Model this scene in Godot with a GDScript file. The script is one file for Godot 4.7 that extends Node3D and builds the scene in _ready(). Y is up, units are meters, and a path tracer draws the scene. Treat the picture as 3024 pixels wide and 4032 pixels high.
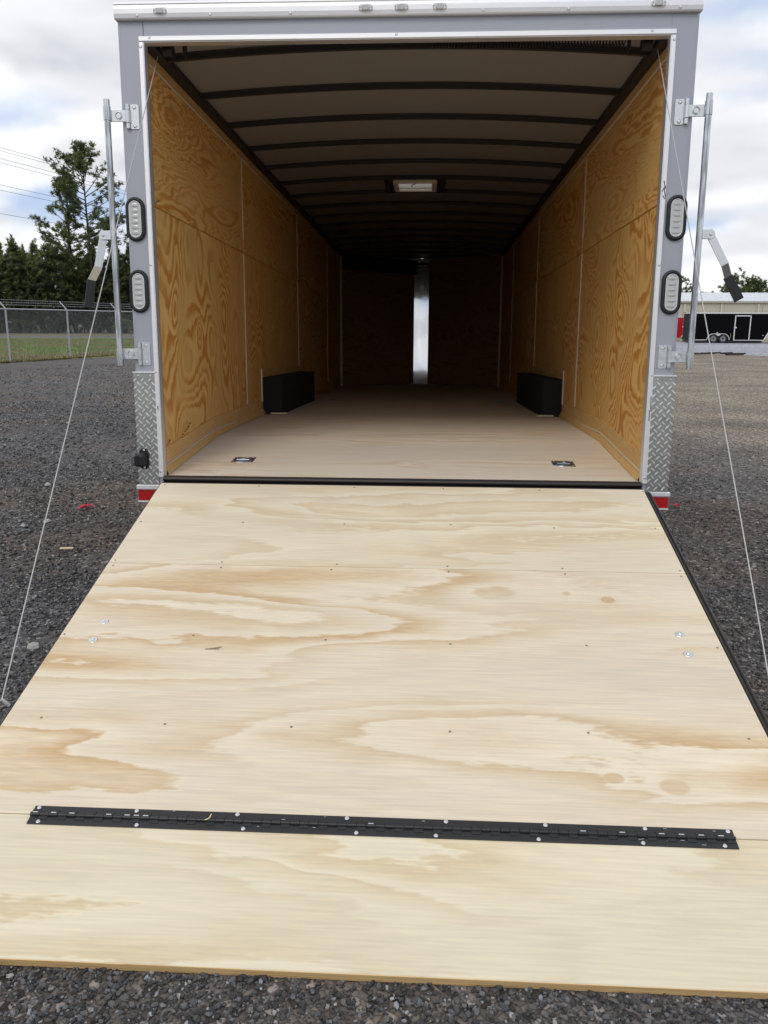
extends Node3D
# Rear view of an open cargo trailer with its ramp down, in a gravel yard.
# World: y up, metres, origin on the ground below the trailer's threshold.
# Trailer parts are built in the trailer's own axes (x right, y up from the threshold, z towards the rear), which lean 1.9 degrees nose-down.

const TILT := 0.0325
const GRD := 0.684
var T: Transform3D
var M := {}
var rng := RandomNumberGenerator.new()
var used := {}

# ------------------------------------------------------------------ mesh builder
class MB:
	var v := PackedVector3Array()
	var n := PackedVector3Array()
	var u := PackedVector2Array()
	var c := PackedColorArray()
	var col := Color.WHITE
	var tinted := false
	func tri(a: Vector3, b: Vector3, d: Vector3, na: Vector3, nb: Vector3, nd: Vector3, ua := Vector2.ZERO, ub := Vector2.ZERO, ud := Vector2.ZERO) -> void:
		if (b - a).cross(d - a).dot(na + nb + nd) > 0.0:
			v.append_array([a, d, b]); n.append_array([na, nd, nb]); u.append_array([ua, ud, ub])
		else:
			v.append_array([a, b, d]); n.append_array([na, nb, nd]); u.append_array([ua, ub, ud])
		if tinted:
			c.append_array([col, col, col])
	func quad(a: Vector3, b: Vector3, d: Vector3, e: Vector3, nn: Vector3, ua := Vector2.ZERO, ub := Vector2(1, 0), ud := Vector2(1, 1), ue := Vector2(0, 1)) -> void:
		tri(a, b, d, nn, nn, nn, ua, ub, ud)
		tri(a, d, e, nn, nn, nn, ua, ud, ue)
	func poly(pts: Array, out_from: Vector3, uvf: Callable) -> void:
		var nn: Vector3 = (pts[1] - pts[0]).cross(pts[2] - pts[0]).normalized()
		var mid: Vector3 = Vector3.ZERO
		for q in pts: mid += q
		mid /= pts.size()
		if nn.dot(mid - out_from) < 0.0: nn = -nn
		for k in range(1, pts.size() - 1):
			tri(pts[0], pts[k], pts[k + 1], nn, nn, nn, uvf.call(pts[0]), uvf.call(pts[k]), uvf.call(pts[k + 1]))
	# bevelled box; ua/va choose which axes give the texture coordinates
	func box(ctr: Vector3, size: Vector3, bevel := 0.0, xf := Transform3D.IDENTITY, ua := 0, va := 2) -> MB:
		var h := size / 2.0
		var b: float = min(bevel, min(h.x, min(h.y, h.z)) * 0.95)
		var uvf := func(p: Vector3) -> Vector2:
			var q: Vector3 = xf.affine_inverse() * p - ctr
			return Vector2(q[ua] / size[ua] + 0.5, 0.5 - q[va] / size[va])
		var P := func(s: Vector3, axis: int) -> Vector3:
			var q := Vector3(s.x * (h.x - b), s.y * (h.y - b), s.z * (h.z - b))
			q[axis] = s[axis] * h[axis]
			return xf * (ctr + q)
		var c0: Vector3 = xf * ctr
		for axis in 3:
			var a1 := (axis + 1) % 3
			var a2 := (axis + 2) % 3
			for s in [-1.0, 1.0]:
				var pts := []
				for k in [[-1, -1], [1, -1], [1, 1], [-1, 1]]:
					var sg := Vector3.ZERO
					sg[axis] = s; sg[a1] = k[0]; sg[a2] = k[1]
					pts.append(P.call(sg, axis))
				poly(pts, c0, uvf)
			if b > 0.0:
				for s1 in [-1.0, 1.0]:
					for s2 in [-1.0, 1.0]:
						var sa := Vector3.ZERO
						sa[a1] = s1; sa[a2] = s2
						var sb := sa
						sa[axis] = -1.0; sb[axis] = 1.0
						poly([P.call(sa, a1), P.call(sb, a1), P.call(sb, a2), P.call(sa, a2)], c0, uvf)
		if b > 0.0:
			for sx in [-1.0, 1.0]:
				for sy in [-1.0, 1.0]:
					for sz in [-1.0, 1.0]:
						var sg := Vector3(sx, sy, sz)
						poly([P.call(sg, 0), P.call(sg, 1), P.call(sg, 2)], c0, uvf)
		return self
	func tube(pts: Array, r, sides := 8, closed := false, caps := true) -> MB:
		var rings := []
		var norms := []
		var m := pts.size()
		var ref := Vector3.UP
		for i in m:
			var t: Vector3
			if closed: t = (pts[(i + 1) % m] - pts[(i - 1 + m) % m]).normalized()
			elif i == 0: t = (pts[1] - pts[0]).normalized()
			elif i == m - 1: t = (pts[m - 1] - pts[m - 2]).normalized()
			else: t = (pts[i + 1] - pts[i - 1]).normalized()
			if abs(t.dot(ref)) > 0.95: ref = Vector3.RIGHT if abs(t.x) < 0.9 else Vector3.FORWARD
			var x := t.cross(ref).normalized()
			var y := x.cross(t).normalized()
			ref = y
			var rr: float = r[i] if r is Array else r
			var ring := []
			var nr := []
			for k in sides:
				var a := TAU * k / sides
				var d := x * cos(a) + y * sin(a)
				nr.append(d); ring.append(pts[i] + d * rr)
			rings.append(ring); norms.append(nr)
		var last := m if closed else m - 1
		for i in last:
			var j := (i + 1) % m
			for k in sides:
				var l := (k + 1) % sides
				var u0 := Vector2(float(k) / sides, float(i) / m)
				tri(rings[i][k], rings[i][l], rings[j][l], norms[i][k], norms[i][l], norms[j][l], u0, u0, u0)
				tri(rings[i][k], rings[j][l], rings[j][k], norms[i][k], norms[j][l], norms[j][k], u0, u0, u0)
		if caps and not closed:
			for e in [[0, (pts[0] - pts[1]).normalized()], [m - 1, (pts[m - 1] - pts[m - 2]).normalized()]]:
				for k in range(1, sides - 1):
					tri(rings[e[0]][0], rings[e[0]][k], rings[e[0]][k + 1], e[1], e[1], e[1])
		return self
	# solid from a convex outline in x,y between two z; the front edge is bevelled
	func plate(outline: PackedVector2Array, z0: float, z1: float, bevel := 0.0, xf := Transform3D.IDENTITY) -> MB:
		var m := outline.size()
		var cen := Vector2.ZERO
		for p in outline: cen += p
		cen /= m
		var nz := (xf.basis * Vector3(0, 0, 1)).normalized()
		var lo := []; var hi := []; var top := []
		for p in outline:
			var q := p - (p - cen).normalized() * bevel
			lo.append(xf * Vector3(p.x, p.y, z0)); hi.append(xf * Vector3(p.x, p.y, z1 - bevel)); top.append(xf * Vector3(q.x, q.y, z1))
		var cc: Vector3 = xf * Vector3(cen.x, cen.y, (z0 + z1) / 2)
		var nu := func(_p: Vector3) -> Vector2: return Vector2.ZERO
		for i in m:
			var j := (i + 1) % m
			poly([lo[i], lo[j], hi[j], hi[i]], cc, nu)
			if bevel > 0.0: poly([hi[i], hi[j], top[j], top[i]], cc, nu)
		for k in range(1, m - 1):
			tri(top[0], top[k], top[k + 1], nz, nz, nz)
			tri(lo[0], lo[k], lo[k + 1], -nz, -nz, -nz)
		return self
	func mesh() -> ArrayMesh:
		var a := []
		a.resize(Mesh.ARRAY_MAX)
		a[Mesh.ARRAY_VERTEX] = v; a[Mesh.ARRAY_NORMAL] = n; a[Mesh.ARRAY_TEX_UV] = u
		if tinted: a[Mesh.ARRAY_COLOR] = c
		var am := ArrayMesh.new()
		am.add_surface_from_arrays(Mesh.PRIMITIVE_TRIANGLES, a)
		return am

func stadium(w: float, h: float, seg := 8) -> PackedVector2Array:
	var o := PackedVector2Array()
	var r := w / 2.0
	for k in seg + 1:
		var a := PI * k / seg
		o.append(Vector2(cos(a) * r, h / 2 - r + sin(a) * r))
	for k in seg + 1:
		var a := PI + PI * k / seg
		o.append(Vector2(cos(a) * r, -h / 2 + r + sin(a) * r))
	return o

func round_rect(w: float, h: float, r: float, seg := 3) -> PackedVector2Array:
	var o := PackedVector2Array()
	for q in 4:
		var cx: float = [1, -1, -1, 1][q] * (w / 2 - r)
		var cy: float = [1, 1, -1, -1][q] * (h / 2 - r)
		for k in seg + 1:
			var a := PI / 2 * q + PI / 2 * k / seg
			o.append(Vector2(cx + cos(a) * r, cy + sin(a) * r))
	return o

func disc(r: float, seg := 10) -> PackedVector2Array:
	var o := PackedVector2Array()
	for k in seg: o.append(Vector2(cos(TAU * k / seg), sin(TAU * k / seg)) * r)
	return o

func at(x: float, y: float, z: float) -> Transform3D:
	return Transform3D(Basis.IDENTITY, Vector3(x, y, z))

# ------------------------------------------------------------------ naming
func numbered(parent: Node, called: String) -> String:
	var key := str(parent.get_instance_id()) + called
	var k: int = used.get(key, -1) + 1
	used[key] = k
	return called if k == 0 else "%s_%03d" % [called, k]

func put(parent: Node, called: String, mesh: Mesh, mat: Material, xf := Transform3D.IDENTITY) -> MeshInstance3D:
	var o := MeshInstance3D.new()
	o.name = numbered(parent, called)
	o.mesh = mesh
	o.material_override = mat
	o.transform = xf
	parent.add_child(o, true)
	return o

func group_of(parent: Node, called: String, xf := Transform3D.IDENTITY) -> Node3D:
	var o := Node3D.new()
	o.name = numbered(parent, called)
	o.transform = xf
	parent.add_child(o, true)
	return o

func tag(o: Node, label: String, category: String, grp := "") -> Node:
	o.set_meta("label", label); o.set_meta("category", category)
	if grp != "": o.set_meta("group", grp)
	return o

func structure(o: Node) -> Node:
	o.set_meta("kind", "structure")
	return o

func stuff(o: Node) -> Node:
	o.set_meta("kind", "stuff")
	return o

# ------------------------------------------------------------------ materials
func lin(r: float, g: float, b: float) -> Color:
	return Color(r, g, b).linear_to_srgb()

func mat(called: String, r: float, g: float, b: float, rough := 0.6, metal := 0.0) -> StandardMaterial3D:
	var m := StandardMaterial3D.new()
	m.resource_name = called
	m.albedo_color = lin(r, g, b)
	m.roughness = rough
	m.metallic = metal
	M[called] = m
	return m

func noise(sd: int, freq: float, oct := 4, kind := FastNoiseLite.TYPE_SIMPLEX_SMOOTH) -> FastNoiseLite:
	var f := FastNoiseLite.new()
	f.seed = sd; f.noise_type = kind; f.frequency = freq
	f.fractal_type = FastNoiseLite.FRACTAL_FBM if oct > 1 else FastNoiseLite.FRACTAL_NONE
	f.fractal_octaves = oct
	return f

# plywood face veneer: bands where the cut meets the growth rings, fine fibres along the grain, a few stains
func ply(w: int, h: int, size: Vector2, sd: int, stretch: float, freq: float, bands: float, pale: Color, dark: Color, contrast: float, warp := 0.25, streak := 0.06, zebra := false, ragged := 0.13, knots := []) -> ImageTexture:
	var f := noise(sd, freq, 3)
	f.fractal_gain = 0.42
	f.domain_warp_enabled = true
	f.domain_warp_type = FastNoiseLite.DOMAIN_WARP_SIMPLEX
	f.domain_warp_amplitude = warp
	f.domain_warp_frequency = freq * 1.7
	f.domain_warp_fractal_type = FastNoiseLite.DOMAIN_WARP_FRACTAL_PROGRESSIVE
	f.domain_warp_fractal_octaves = 3 if zebra else 2
	if zebra: f.fractal_octaves = 2; f.fractal_gain = 0.3
	var lo := noise(sd + 7, freq * 0.9, 2)
	var fib := noise(sd + 13, 95.0, 3)
	var im := Image.create(w, h, false, Image.FORMAT_RGB8)
	var data := PackedByteArray()
	data.resize(w * h * 3)
	var ps := pale; var ds := dark
	var vertical := stretch < 1.0
	var i := 0
	for y in h:
		var Y := size.y * y / h
		for x in w:
			var X := size.x * x / w
			var xs := X / stretch
			var e := f.get_noise_2d(xs, Y) * bands + 0.5 + ragged * (fib.get_noise_2d(X * 0.6, Y * 0.12) if vertical else fib.get_noise_2d(X * 0.12, Y * 0.6))
			var spot := 0.0
			for q in knots:
				var kx: float = (X - q[0]) / q[2]; var ky: float = (Y - q[1]) / q[3]
				var k2 := kx * kx + ky * ky
				if k2 < 9.0:
					e += q[4] * exp(-k2)
					spot = maxf(spot, q[5] * (1.0 - smoothstep(0.16, 0.34, k2)))
			var fl := floorf(e)
			var s := e - fl
			var g := lo.get_noise_2d(xs * 1.2 + 9.0, Y * 1.2) + 0.22 * sin(fl * 2.4)
			var t: float
			if zebra:
				t = smoothstep(0.30, 0.68, s) * (1.0 - smoothstep(0.9, 1.0, s))
				t = t * clampf(0.72 + g * 1.5, 0.12, 1.1) + 0.12 * exp(-pow((s - 0.86) / 0.05, 2.0))
				t *= contrast
			else:
				t = pow(s / 0.84, 1.5) if s < 0.84 else 1.0 - smoothstep(0.84, 1.0, s)
				t = t * clampf(0.5 + g * 1.4, 0.08, 1.0) * contrast
			t = maxf(t, spot)
			var k := fib.get_noise_2d(X, Y * 0.035) if vertical else fib.get_noise_2d(X * 0.035, Y)
			var m := 1.0 + k * streak + g * 0.05
			t = clampf(t + k * streak * 0.8, 0.0, 1.0)
			data[i] = int(clampf((ps.r + (ds.r - ps.r) * t) * m, 0, 1) * 255)
			data[i + 1] = int(clampf((ps.g + (ds.g - ps.g) * t) * m, 0, 1) * 255)
			data[i + 2] = int(clampf((ps.b + (ds.b - ps.b) * t) * m, 0, 1) * 255)
			i += 3
	im.set_data(w, h, false, Image.FORMAT_RGB8, data)
	im.generate_mipmaps()
	return ImageTexture.create_from_image(im)

func wood(called: String, tex: Texture2D, rough := 0.62) -> StandardMaterial3D:
	var m := mat(called, 1, 1, 1, rough)
	m.albedo_texture = tex
	m.metallic_specular = 0.35
	return m

func grain_normal(sd: int, freq: float, strength: float, px := 256) -> ImageTexture:
	var f := noise(sd, freq, 3)
	var im := f.get_seamless_image(px, px)
	im.convert(Image.FORMAT_RGBA8)
	im.bump_map_to_normal_map(strength)
	return ImageTexture.create_from_image(im)

func make_materials() -> void:
	var paint := mat("silver_paint", 0.38, 0.395, 0.44, 0.4, 0.2)
	paint.normal_enabled = true; paint.normal_texture = grain_normal(3, 0.25, 1.5); paint.normal_scale = 0.12
	paint.uv1_triplanar = true; paint.uv1_scale = Vector3(3, 3, 3)
	paint.clearcoat_enabled = true; paint.clearcoat = 0.4; paint.clearcoat_roughness = 0.2
	var alu := mat("aluminium", 0.86, 0.86, 0.87, 0.42, 0.75)
	alu.normal_enabled = true; alu.normal_texture = grain_normal(4, 0.02, 1.0); alu.normal_scale = 0.25
	alu.uv1_triplanar = true; alu.uv1_scale = Vector3(1.5, 9, 1.5)
	var cap := mat("cap_aluminium", 0.88, 0.88, 0.89, 0.5, 0.4)
	cap.normal_enabled = true; cap.normal_texture = grain_normal(5, 0.008, 2.0); cap.normal_scale = 0.35
	cap.uv1_triplanar = true; cap.uv1_scale = Vector3(1.2, 1.2, 1.2)
	var tread := mat("tread_aluminium", 0.46, 0.465, 0.44, 0.3, 0.95)  # albedo lowered to imitate the dark ground the flat plate reflects
	tread.normal_enabled = true; tread.normal_texture = grain_normal(6, 0.01, 2.0); tread.normal_scale = 0.3
	tread.uv1_triplanar = true; tread.uv1_scale = Vector3(3, 3, 3)
	mat("tread_lug", 0.93, 0.93, 0.91, 0.3, 0.9)  # same metal as the plate, its brighter reflection put into the colour
	var zinc := mat("zinc", 0.66, 0.68, 0.69, 0.3, 0.95)
	zinc.normal_enabled = true; zinc.normal_texture = grain_normal(8, 0.02, 2.0); zinc.normal_scale = 0.18
	zinc.uv1_triplanar = true; zinc.uv1_scale = Vector3(4, 4, 4)
	var galv := mat("galvanised_pipe", 0.62, 0.64, 0.65, 0.26, 1.0)
	var gi := noise(21, 0.02, 4).get_seamless_image(256, 256)
	var gt := Image.create(256, 256, false, Image.FORMAT_RGB8)
	for y in 256:
		for x in 256:
			var v := gi.get_pixel(x, y).r
			v = 0.72 + 0.28 * smoothstep(0.3, 0.7, v)
			gt.set_pixel(x, y, Color(v, v, v * 1.01))
	galv.albedo_texture = ImageTexture.create_from_image(gt)
	galv.uv1_triplanar = true; galv.uv1_scale = Vector3(9, 0.9, 9)
	mat("screw_zinc", 0.75, 0.75, 0.76, 0.3, 1.0)
	mat("screw_dark", 0.3, 0.26, 0.21, 0.5, 0.5)
	mat("black_rubber", 0.012, 0.012, 0.013, 0.5)
	mat("black_plastic", 0.012, 0.012, 0.014, 0.28)
	mat("black_steel", 0.018, 0.018, 0.019, 0.42)
	mat("bow_steel", 0.022, 0.02, 0.018, 0.6)
	mat("seal_brown", 0.022, 0.018, 0.016, 0.45)
	mat("carpet_black", 0.009, 0.009, 0.01, 0.85)
	mat("reflector_red", 0.42, 0.004, 0.008, 0.3)
	mat("lens_clear", 0.5, 0.5, 0.49, 0.16, 0.3)
	mat("lens_led", 0.5, 0.5, 0.49, 0.18, 0.3)
	var mk := mat("marker_lens", 0.72, 0.72, 0.72, 0.15, 0.2)
	mk.metallic_specular = 0.7
	mat("ceiling_sheet", 0.27, 0.265, 0.26, 0.5, 0.1)
	mat("trim_wood", 0.62, 0.47, 0.28, 0.6)
	mat("seam_strip", 0.66, 0.56, 0.42, 0.45)
	mat("vent_plastic", 0.82, 0.77, 0.66, 0.4)
	mat("ring_zinc", 0.30, 0.34, 0.37, 0.3, 0.9)
	var lid := mat("vent_lid", 0.72, 0.76, 0.86, 0.3)
	lid.backlight_enabled = true; lid.backlight = lin(0.85, 0.88, 0.95)
	mat("cable_steel", 0.52, 0.52, 0.51, 0.5, 0.4)
	mat("fence_zinc", 0.44, 0.45, 0.47, 0.5, 0.4)
	mat("mesh_zinc", 0.42, 0.43, 0.44, 0.5, 0.4)
	mat("wire_dark", 0.08, 0.08, 0.085, 0.6)
	mat("siding", 0.53, 0.5, 0.42, 0.55)
	mat("roof_metal", 0.72, 0.74, 0.78, 0.45, 0.1)
	mat("gutter_cream", 0.6, 0.58, 0.52, 0.5)
	var bp := mat("black_paint", 0.003, 0.003, 0.004, 0.15)
	bp.metallic_specular = 0.18
	mat("white_trim", 0.72, 0.72, 0.72, 0.4, 0.2)
	mat("red_paint", 0.46, 0.008, 0.016, 0.35)
	mat("tyre", 0.014, 0.014, 0.014, 0.8)
	mat("rim", 0.34, 0.34, 0.35, 0.35, 0.7)
	mat("yellow_hose", 0.5, 0.42, 0.05, 0.5)
	mat("bark", 0.055, 0.045, 0.036, 0.9)
	for d in [["needles", 0.032, 0.05, 0.018], ["needles_dark", 0.022, 0.037, 0.015], ["needles_warm", 0.045, 0.058, 0.018], ["shrub_leaf", 0.03, 0.034, 0.017], ["shrub_olive", 0.044, 0.043, 0.021], ["shrub_green", 0.045, 0.075, 0.02]]:
		var m := mat(d[0], d[1], d[2], d[3], 0.7)
		m.cull_mode = BaseMaterial3D.CULL_DISABLED
		m.backlight_enabled = true; m.backlight = lin(0.25, 0.3, 0.1)
	var gr := mat("grass_blades", 1, 1, 1, 0.75)
	gr.vertex_color_use_as_albedo = true; gr.cull_mode = BaseMaterial3D.CULL_DISABLED
	var st := mat("stones", 1, 1, 1, 0.82)
	st.vertex_color_use_as_albedo = true
	mat("pale_stone", 0.4, 0.39, 0.37, 0.85)
	mat("grey_stone", 0.2, 0.2, 0.2, 0.85)
	mat("ribbon_pink", 0.75, 0.03, 0.09, 0.5)
	mat("stick_dark", 0.05, 0.04, 0.032, 0.9)
	mat("bark_light", 0.26, 0.2, 0.12, 0.8)
	mat("splinter", 0.72, 0.6, 0.38, 0.7)
	# wood
	var pale := Color(0.90, 0.85, 0.77); var tan := Color(0.79, 0.69, 0.565)
	wood("ramp_lower", ply(1024, 600, Vector2(2.35, 1.3), 34, 5.0, 1.2, 4.0, Color(0.905, 0.852, 0.757), Color(0.785, 0.665, 0.50), 0.95, 0.14, 0.06, false, 0.13, [[2.005, 1.10, 0.055, 0.045, 0.3, 0.75], [2.02, 0.17, 0.085, 0.06, 0.35, 0.5], [1.855, 0.195, 0.06, 0.04, 0.3, 0.6], [2.02, 0.55, 0.07, 0.04, 0.6, 0.0], [1.855, 1.138, 0.03, 0.03, 0.2, 0.5], [0.82, 0.16, 0.12, 0.035, 0.5, 0.0], [0.385, 0.766, 0.08, 0.03, 0.5, 0.0], [1.556, 1.117, 0.14, 0.07, -0.9, 0.0]]))
	wood("ramp_upper", ply(1024, 360, Vector2(2.35, 0.75), 47, 5.0, 1.5, 3.2, Color(0.905, 0.857, 0.755), Color(0.80, 0.705, 0.555), 0.6, 0.15, 0.05))
	wood("ramp_flap", ply(1024, 220, Vector2(2.35, 0.4), 58, 4.5, 1.3, 3.0, Color(0.895, 0.852, 0.745), Color(0.79, 0.70, 0.545), 0.6, 0.15, 0.05))
	wood("floor_rear", ply(1024, 480, Vector2(2.4, 1.1), 63, 6.0, 1.6, 4.5, pale, tan, 0.6, 0.14, 0.035))
	wood("floor_main", ply(1024, 512, Vector2(2.4, 1.3), 71, 6.0, 1.6, 4.5, pale, tan, 0.6, 0.14, 0.035))
	var am := Color(0.905, 0.735, 0.46); var amd := Color(0.775, 0.53, 0.255)
	var wl := [[104, 0.62, 0.95, 6.5, 0.85], [113, 4.2, 1.6, 11.0, 0.85], [127, 0.75, 1.0, 9.0, 0.95], [139, 4.2, 1.7, 11.0, 0.85], [151, 0.5, 0.8, 12.0, 0.85], [163, 2.8, 1.3, 9.0, 0.85]]
	for k in wl.size():
		var q = wl[k]
		var kn := []
		var kr := RandomNumberGenerator.new(); kr.seed = 40 + k
		for j in 9:
			var big := kr.randf_range(0.05, 0.16)
			var slim := 0.6 if q[1] < 1.0 else 1.7
			kn.append([kr.randf() * 2.46, kr.randf() * 1.22, big * slim, big, kr.randf_range(0.8, 2.4) * (1.0 if kr.randf() < 0.6 else -1.0), 0.0])
		wood("wall_ply_%d" % k, ply(1024, 512, Vector2(2.46, 1.22), q[0], q[1], q[2], q[3], am, amd, q[4], 0.13, 0.05, true, 0.07, kn), 0.5)
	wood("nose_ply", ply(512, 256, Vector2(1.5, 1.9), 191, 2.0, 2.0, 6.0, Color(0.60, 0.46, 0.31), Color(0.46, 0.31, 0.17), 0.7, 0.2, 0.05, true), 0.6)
	wood("kick_ply", ply(768, 96, Vector2(2.0, 0.2), 171, 6.0, 2.5, 4.0, Color(0.86, 0.71, 0.475), Color(0.73, 0.52, 0.29), 0.7, 0.2, 0.1))
	var edge := ply(512, 64, Vector2(2.0, 0.05), 181, 30.0, 40.0, 2.0, Color(0.86, 0.73, 0.52), Color(0.66, 0.50, 0.31), 0.8, 0.01, 0.12)
	wood("ply_edge", edge, 0.75)

func gravel_texture() -> void:
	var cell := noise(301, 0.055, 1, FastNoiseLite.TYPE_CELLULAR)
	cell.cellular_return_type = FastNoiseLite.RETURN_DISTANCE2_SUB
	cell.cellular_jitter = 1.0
	var val := noise(301, 0.055, 1, FastNoiseLite.TYPE_CELLULAR)
	val.cellular_return_type = FastNoiseLite.RETURN_CELL_VALUE
	val.cellular_jitter = 1.0
	var N := 1024
	var a := cell.get_seamless_image(N, N, false, false, 0.1, true).get_data()
	var b := val.get_seamless_image(N, N, false, false, 0.1, true).get_data()
	var f := noise(303, 0.01, 4).get_seamless_image(N, N).get_data()
	var out := PackedByteArray(); out.resize(N * N * 3)
	var hgt := PackedByteArray(); hgt.resize(N * N)
	for i in N * N:
		var v := b[i] / 255.0
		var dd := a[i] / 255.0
		var p := f[i] / 255.0
		var tone := 0.52 + 0.26 * v + 0.25 * (p - 0.5)
		if v > 0.93: tone += 0.22
		elif v < 0.14: tone -= 0.12
		if dd < 0.08: tone *= 0.8  # crevice shade between the stones, painted into the albedo
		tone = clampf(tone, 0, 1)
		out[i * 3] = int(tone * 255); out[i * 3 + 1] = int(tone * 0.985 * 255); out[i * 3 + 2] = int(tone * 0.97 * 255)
		hgt[i] = int(clampf(sqrt(clampf(dd * 1.6, 0, 1)) * (0.35 + 0.65 * v), 0, 1) * 255)
	var im := Image.create_from_data(N, N, false, Image.FORMAT_RGB8, out)
	var hm := Image.create_from_data(N, N, false, Image.FORMAT_L8, hgt)
	hm.convert(Image.FORMAT_RGBA8)
	hm.bump_map_to_normal_map(6.0)
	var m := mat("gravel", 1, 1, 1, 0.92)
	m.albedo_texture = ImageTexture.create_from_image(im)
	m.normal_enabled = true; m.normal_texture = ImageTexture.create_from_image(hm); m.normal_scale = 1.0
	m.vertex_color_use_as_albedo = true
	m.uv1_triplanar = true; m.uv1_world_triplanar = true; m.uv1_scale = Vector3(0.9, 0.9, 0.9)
	m.metallic_specular = 0.3
	# earth and grass ground: softer
	var e := noise(311, 0.02, 5).get_seamless_image(512, 512)
	var e2 := Image.create(512, 512, false, Image.FORMAT_RGB8)
	for y in 512:
		for x in 512:
			var t := 0.55 + 0.55 * (e.get_pixel(x, y).r - 0.3)
			e2.set_pixel(x, y, Color(t, t, t))
	var g := mat("earth", 1, 1, 1, 0.95)
	g.albedo_texture = ImageTexture.create_from_image(e2)
	g.vertex_color_use_as_albedo = true
	g.uv1_triplanar = true; g.uv1_world_triplanar = true; g.uv1_scale = Vector3(0.35, 0.35, 0.35)
	var r := mat("asphalt", 0.3, 0.305, 0.32, 0.85)
	r.albedo_texture = g.albedo_texture
	r.uv1_triplanar = true; r.uv1_world_triplanar = true; r.uv1_scale = Vector3(0.2, 0.2, 0.2)

# ------------------------------------------------------------------ sky
func make_sky() -> PanoramaSkyMaterial:
	var W := 1536; var H := 768
	var n1 := noise(5, 0.55, 6); n1.fractal_gain = 0.52
	n1.domain_warp_enabled = true; n1.domain_warp_amplitude = 0.5; n1.domain_warp_frequency = 0.6
	var n2 := noise(12, 1.1, 5)
	var n3 := noise(29, 0.35, 3)
	var im := Image.create(W, H, false, Image.FORMAT_RGBF)
	for y in H:
		var th := PI * (y + 0.5) / H
		var dy := cos(th); var sr := sin(th)
		if dy < -0.02:
			var c := Color(0.16, 0.155, 0.15)
			for x in W: im.set_pixel(x, y, c)
			continue
		var up := maxf(dy, 0.0)
		var k := 0.62 / (up + 0.085)
		var blue := Color(0.55, 0.69, 0.90).lerp(Color(0.32, 0.48, 0.82), pow(up, 0.6))
		blue = blue.lerp(Color(0.78, 0.84, 0.92), exp(-up * 14.0) * 0.7)
		for x in W:
			var a := TAU * (x + 0.5) / W
			var dx := sin(a) * sr; var dz := -cos(a) * sr
			var px := dx * k; var pz := dz * k
			var d := n1.get_noise_2d(px, pz) + 0.35 * n3.get_noise_2d(px, pz)
			var cov := smoothstep(-0.46, 0.02, d)
			var tone := n2.get_noise_2d(px + 0.3 * d, pz) * 0.9 + n3.get_noise_2d(px + 7.0, pz) * 0.7
			var lit := smoothstep(-0.32, 0.42, tone)
			var edge_light := 1.0 - smoothstep(0.05, 0.34, d)
			lit = clampf(lit * 0.75 + edge_light * 0.45, 0.0, 1.0)
			var cl := Color(0.63, 0.65, 0.71).lerp(Color(1.08, 1.085, 1.10), lit)
			im.set_pixel(x, y, blue.lerp(cl, cov))
	var m := PanoramaSkyMaterial.new()
	m.panorama = ImageTexture.create_from_image(im)
	return m

# ------------------------------------------------------------------ main
func _ready() -> void:
	rng.seed = 20
	T = Transform3D(Basis(Vector3.RIGHT, -TILT), Vector3(0, GRD, 0))
	# camera
	var cam := Camera3D.new()
	cam.name = "camera"
	cam.fov = 63.43
	cam.near = 0.05; cam.far = 2500.0
	add_child(cam)
	cam.transform = T * Transform3D(Basis(Vector3.UP, 0.0525) * Basis(Vector3.RIGHT, -0.1931) * Basis(Vector3.BACK, 0.0055), Vector3(0.1378, 0.6295, 4.0262))
	# sky, sun, exposure
	var env := Environment.new()
	env.background_mode = Environment.BG_SKY
	env.sky = Sky.new()
	env.sky.sky_material = make_sky()
	env.background_energy_multiplier = 1.0
	env.tonemap_mode = Environment.TONE_MAPPER_LINEAR
	env.tonemap_exposure = 1.0
	env.sdfgi_enabled = true; env.ssao_enabled = true; env.ssil_enabled = true
	var we := WorldEnvironment.new()
	we.name = "world_environment"
	we.environment = env
	add_child(we)
	var sun := DirectionalLight3D.new()
	sun.name = "sun"
	sun.light_color = Color(1.0, 0.965, 0.91)
	sun.light_energy = 0.3
	sun.light_angular_distance = 22.0
	sun.shadow_enabled = true
	add_child(sun)
	sun.look_at_from_position(Vector3(-4, 13, 12), Vector3.ZERO)
	make_materials()
	gravel_texture()
	ground()
	trailer()
	fence()
	right_side()
	forest()
	wires()
	small_things()

# ------------------------------------------------------------------ ground
func grid(xs: Array, zs: Array, y: float, colour: Callable) -> ArrayMesh:
	var b := MB.new()
	b.tinted = true
	var up := Vector3.UP
	for i in xs.size() - 1:
		for j in zs.size() - 1:
			var q := [Vector3(xs[i], y, zs[j]), Vector3(xs[i + 1], y, zs[j]), Vector3(xs[i + 1], y, zs[j + 1]), Vector3(xs[i], y, zs[j + 1])]
			var cs := []
			for p in q: cs.append(colour.call(p))
			for t in [[0, 1, 2], [0, 2, 3]]:
				for k in t:
					b.v.append(q[k]); b.n.append(up); b.u.append(Vector2(q[k].x, q[k].z)); b.c.append(cs[k])
	return b.mesh()

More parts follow.
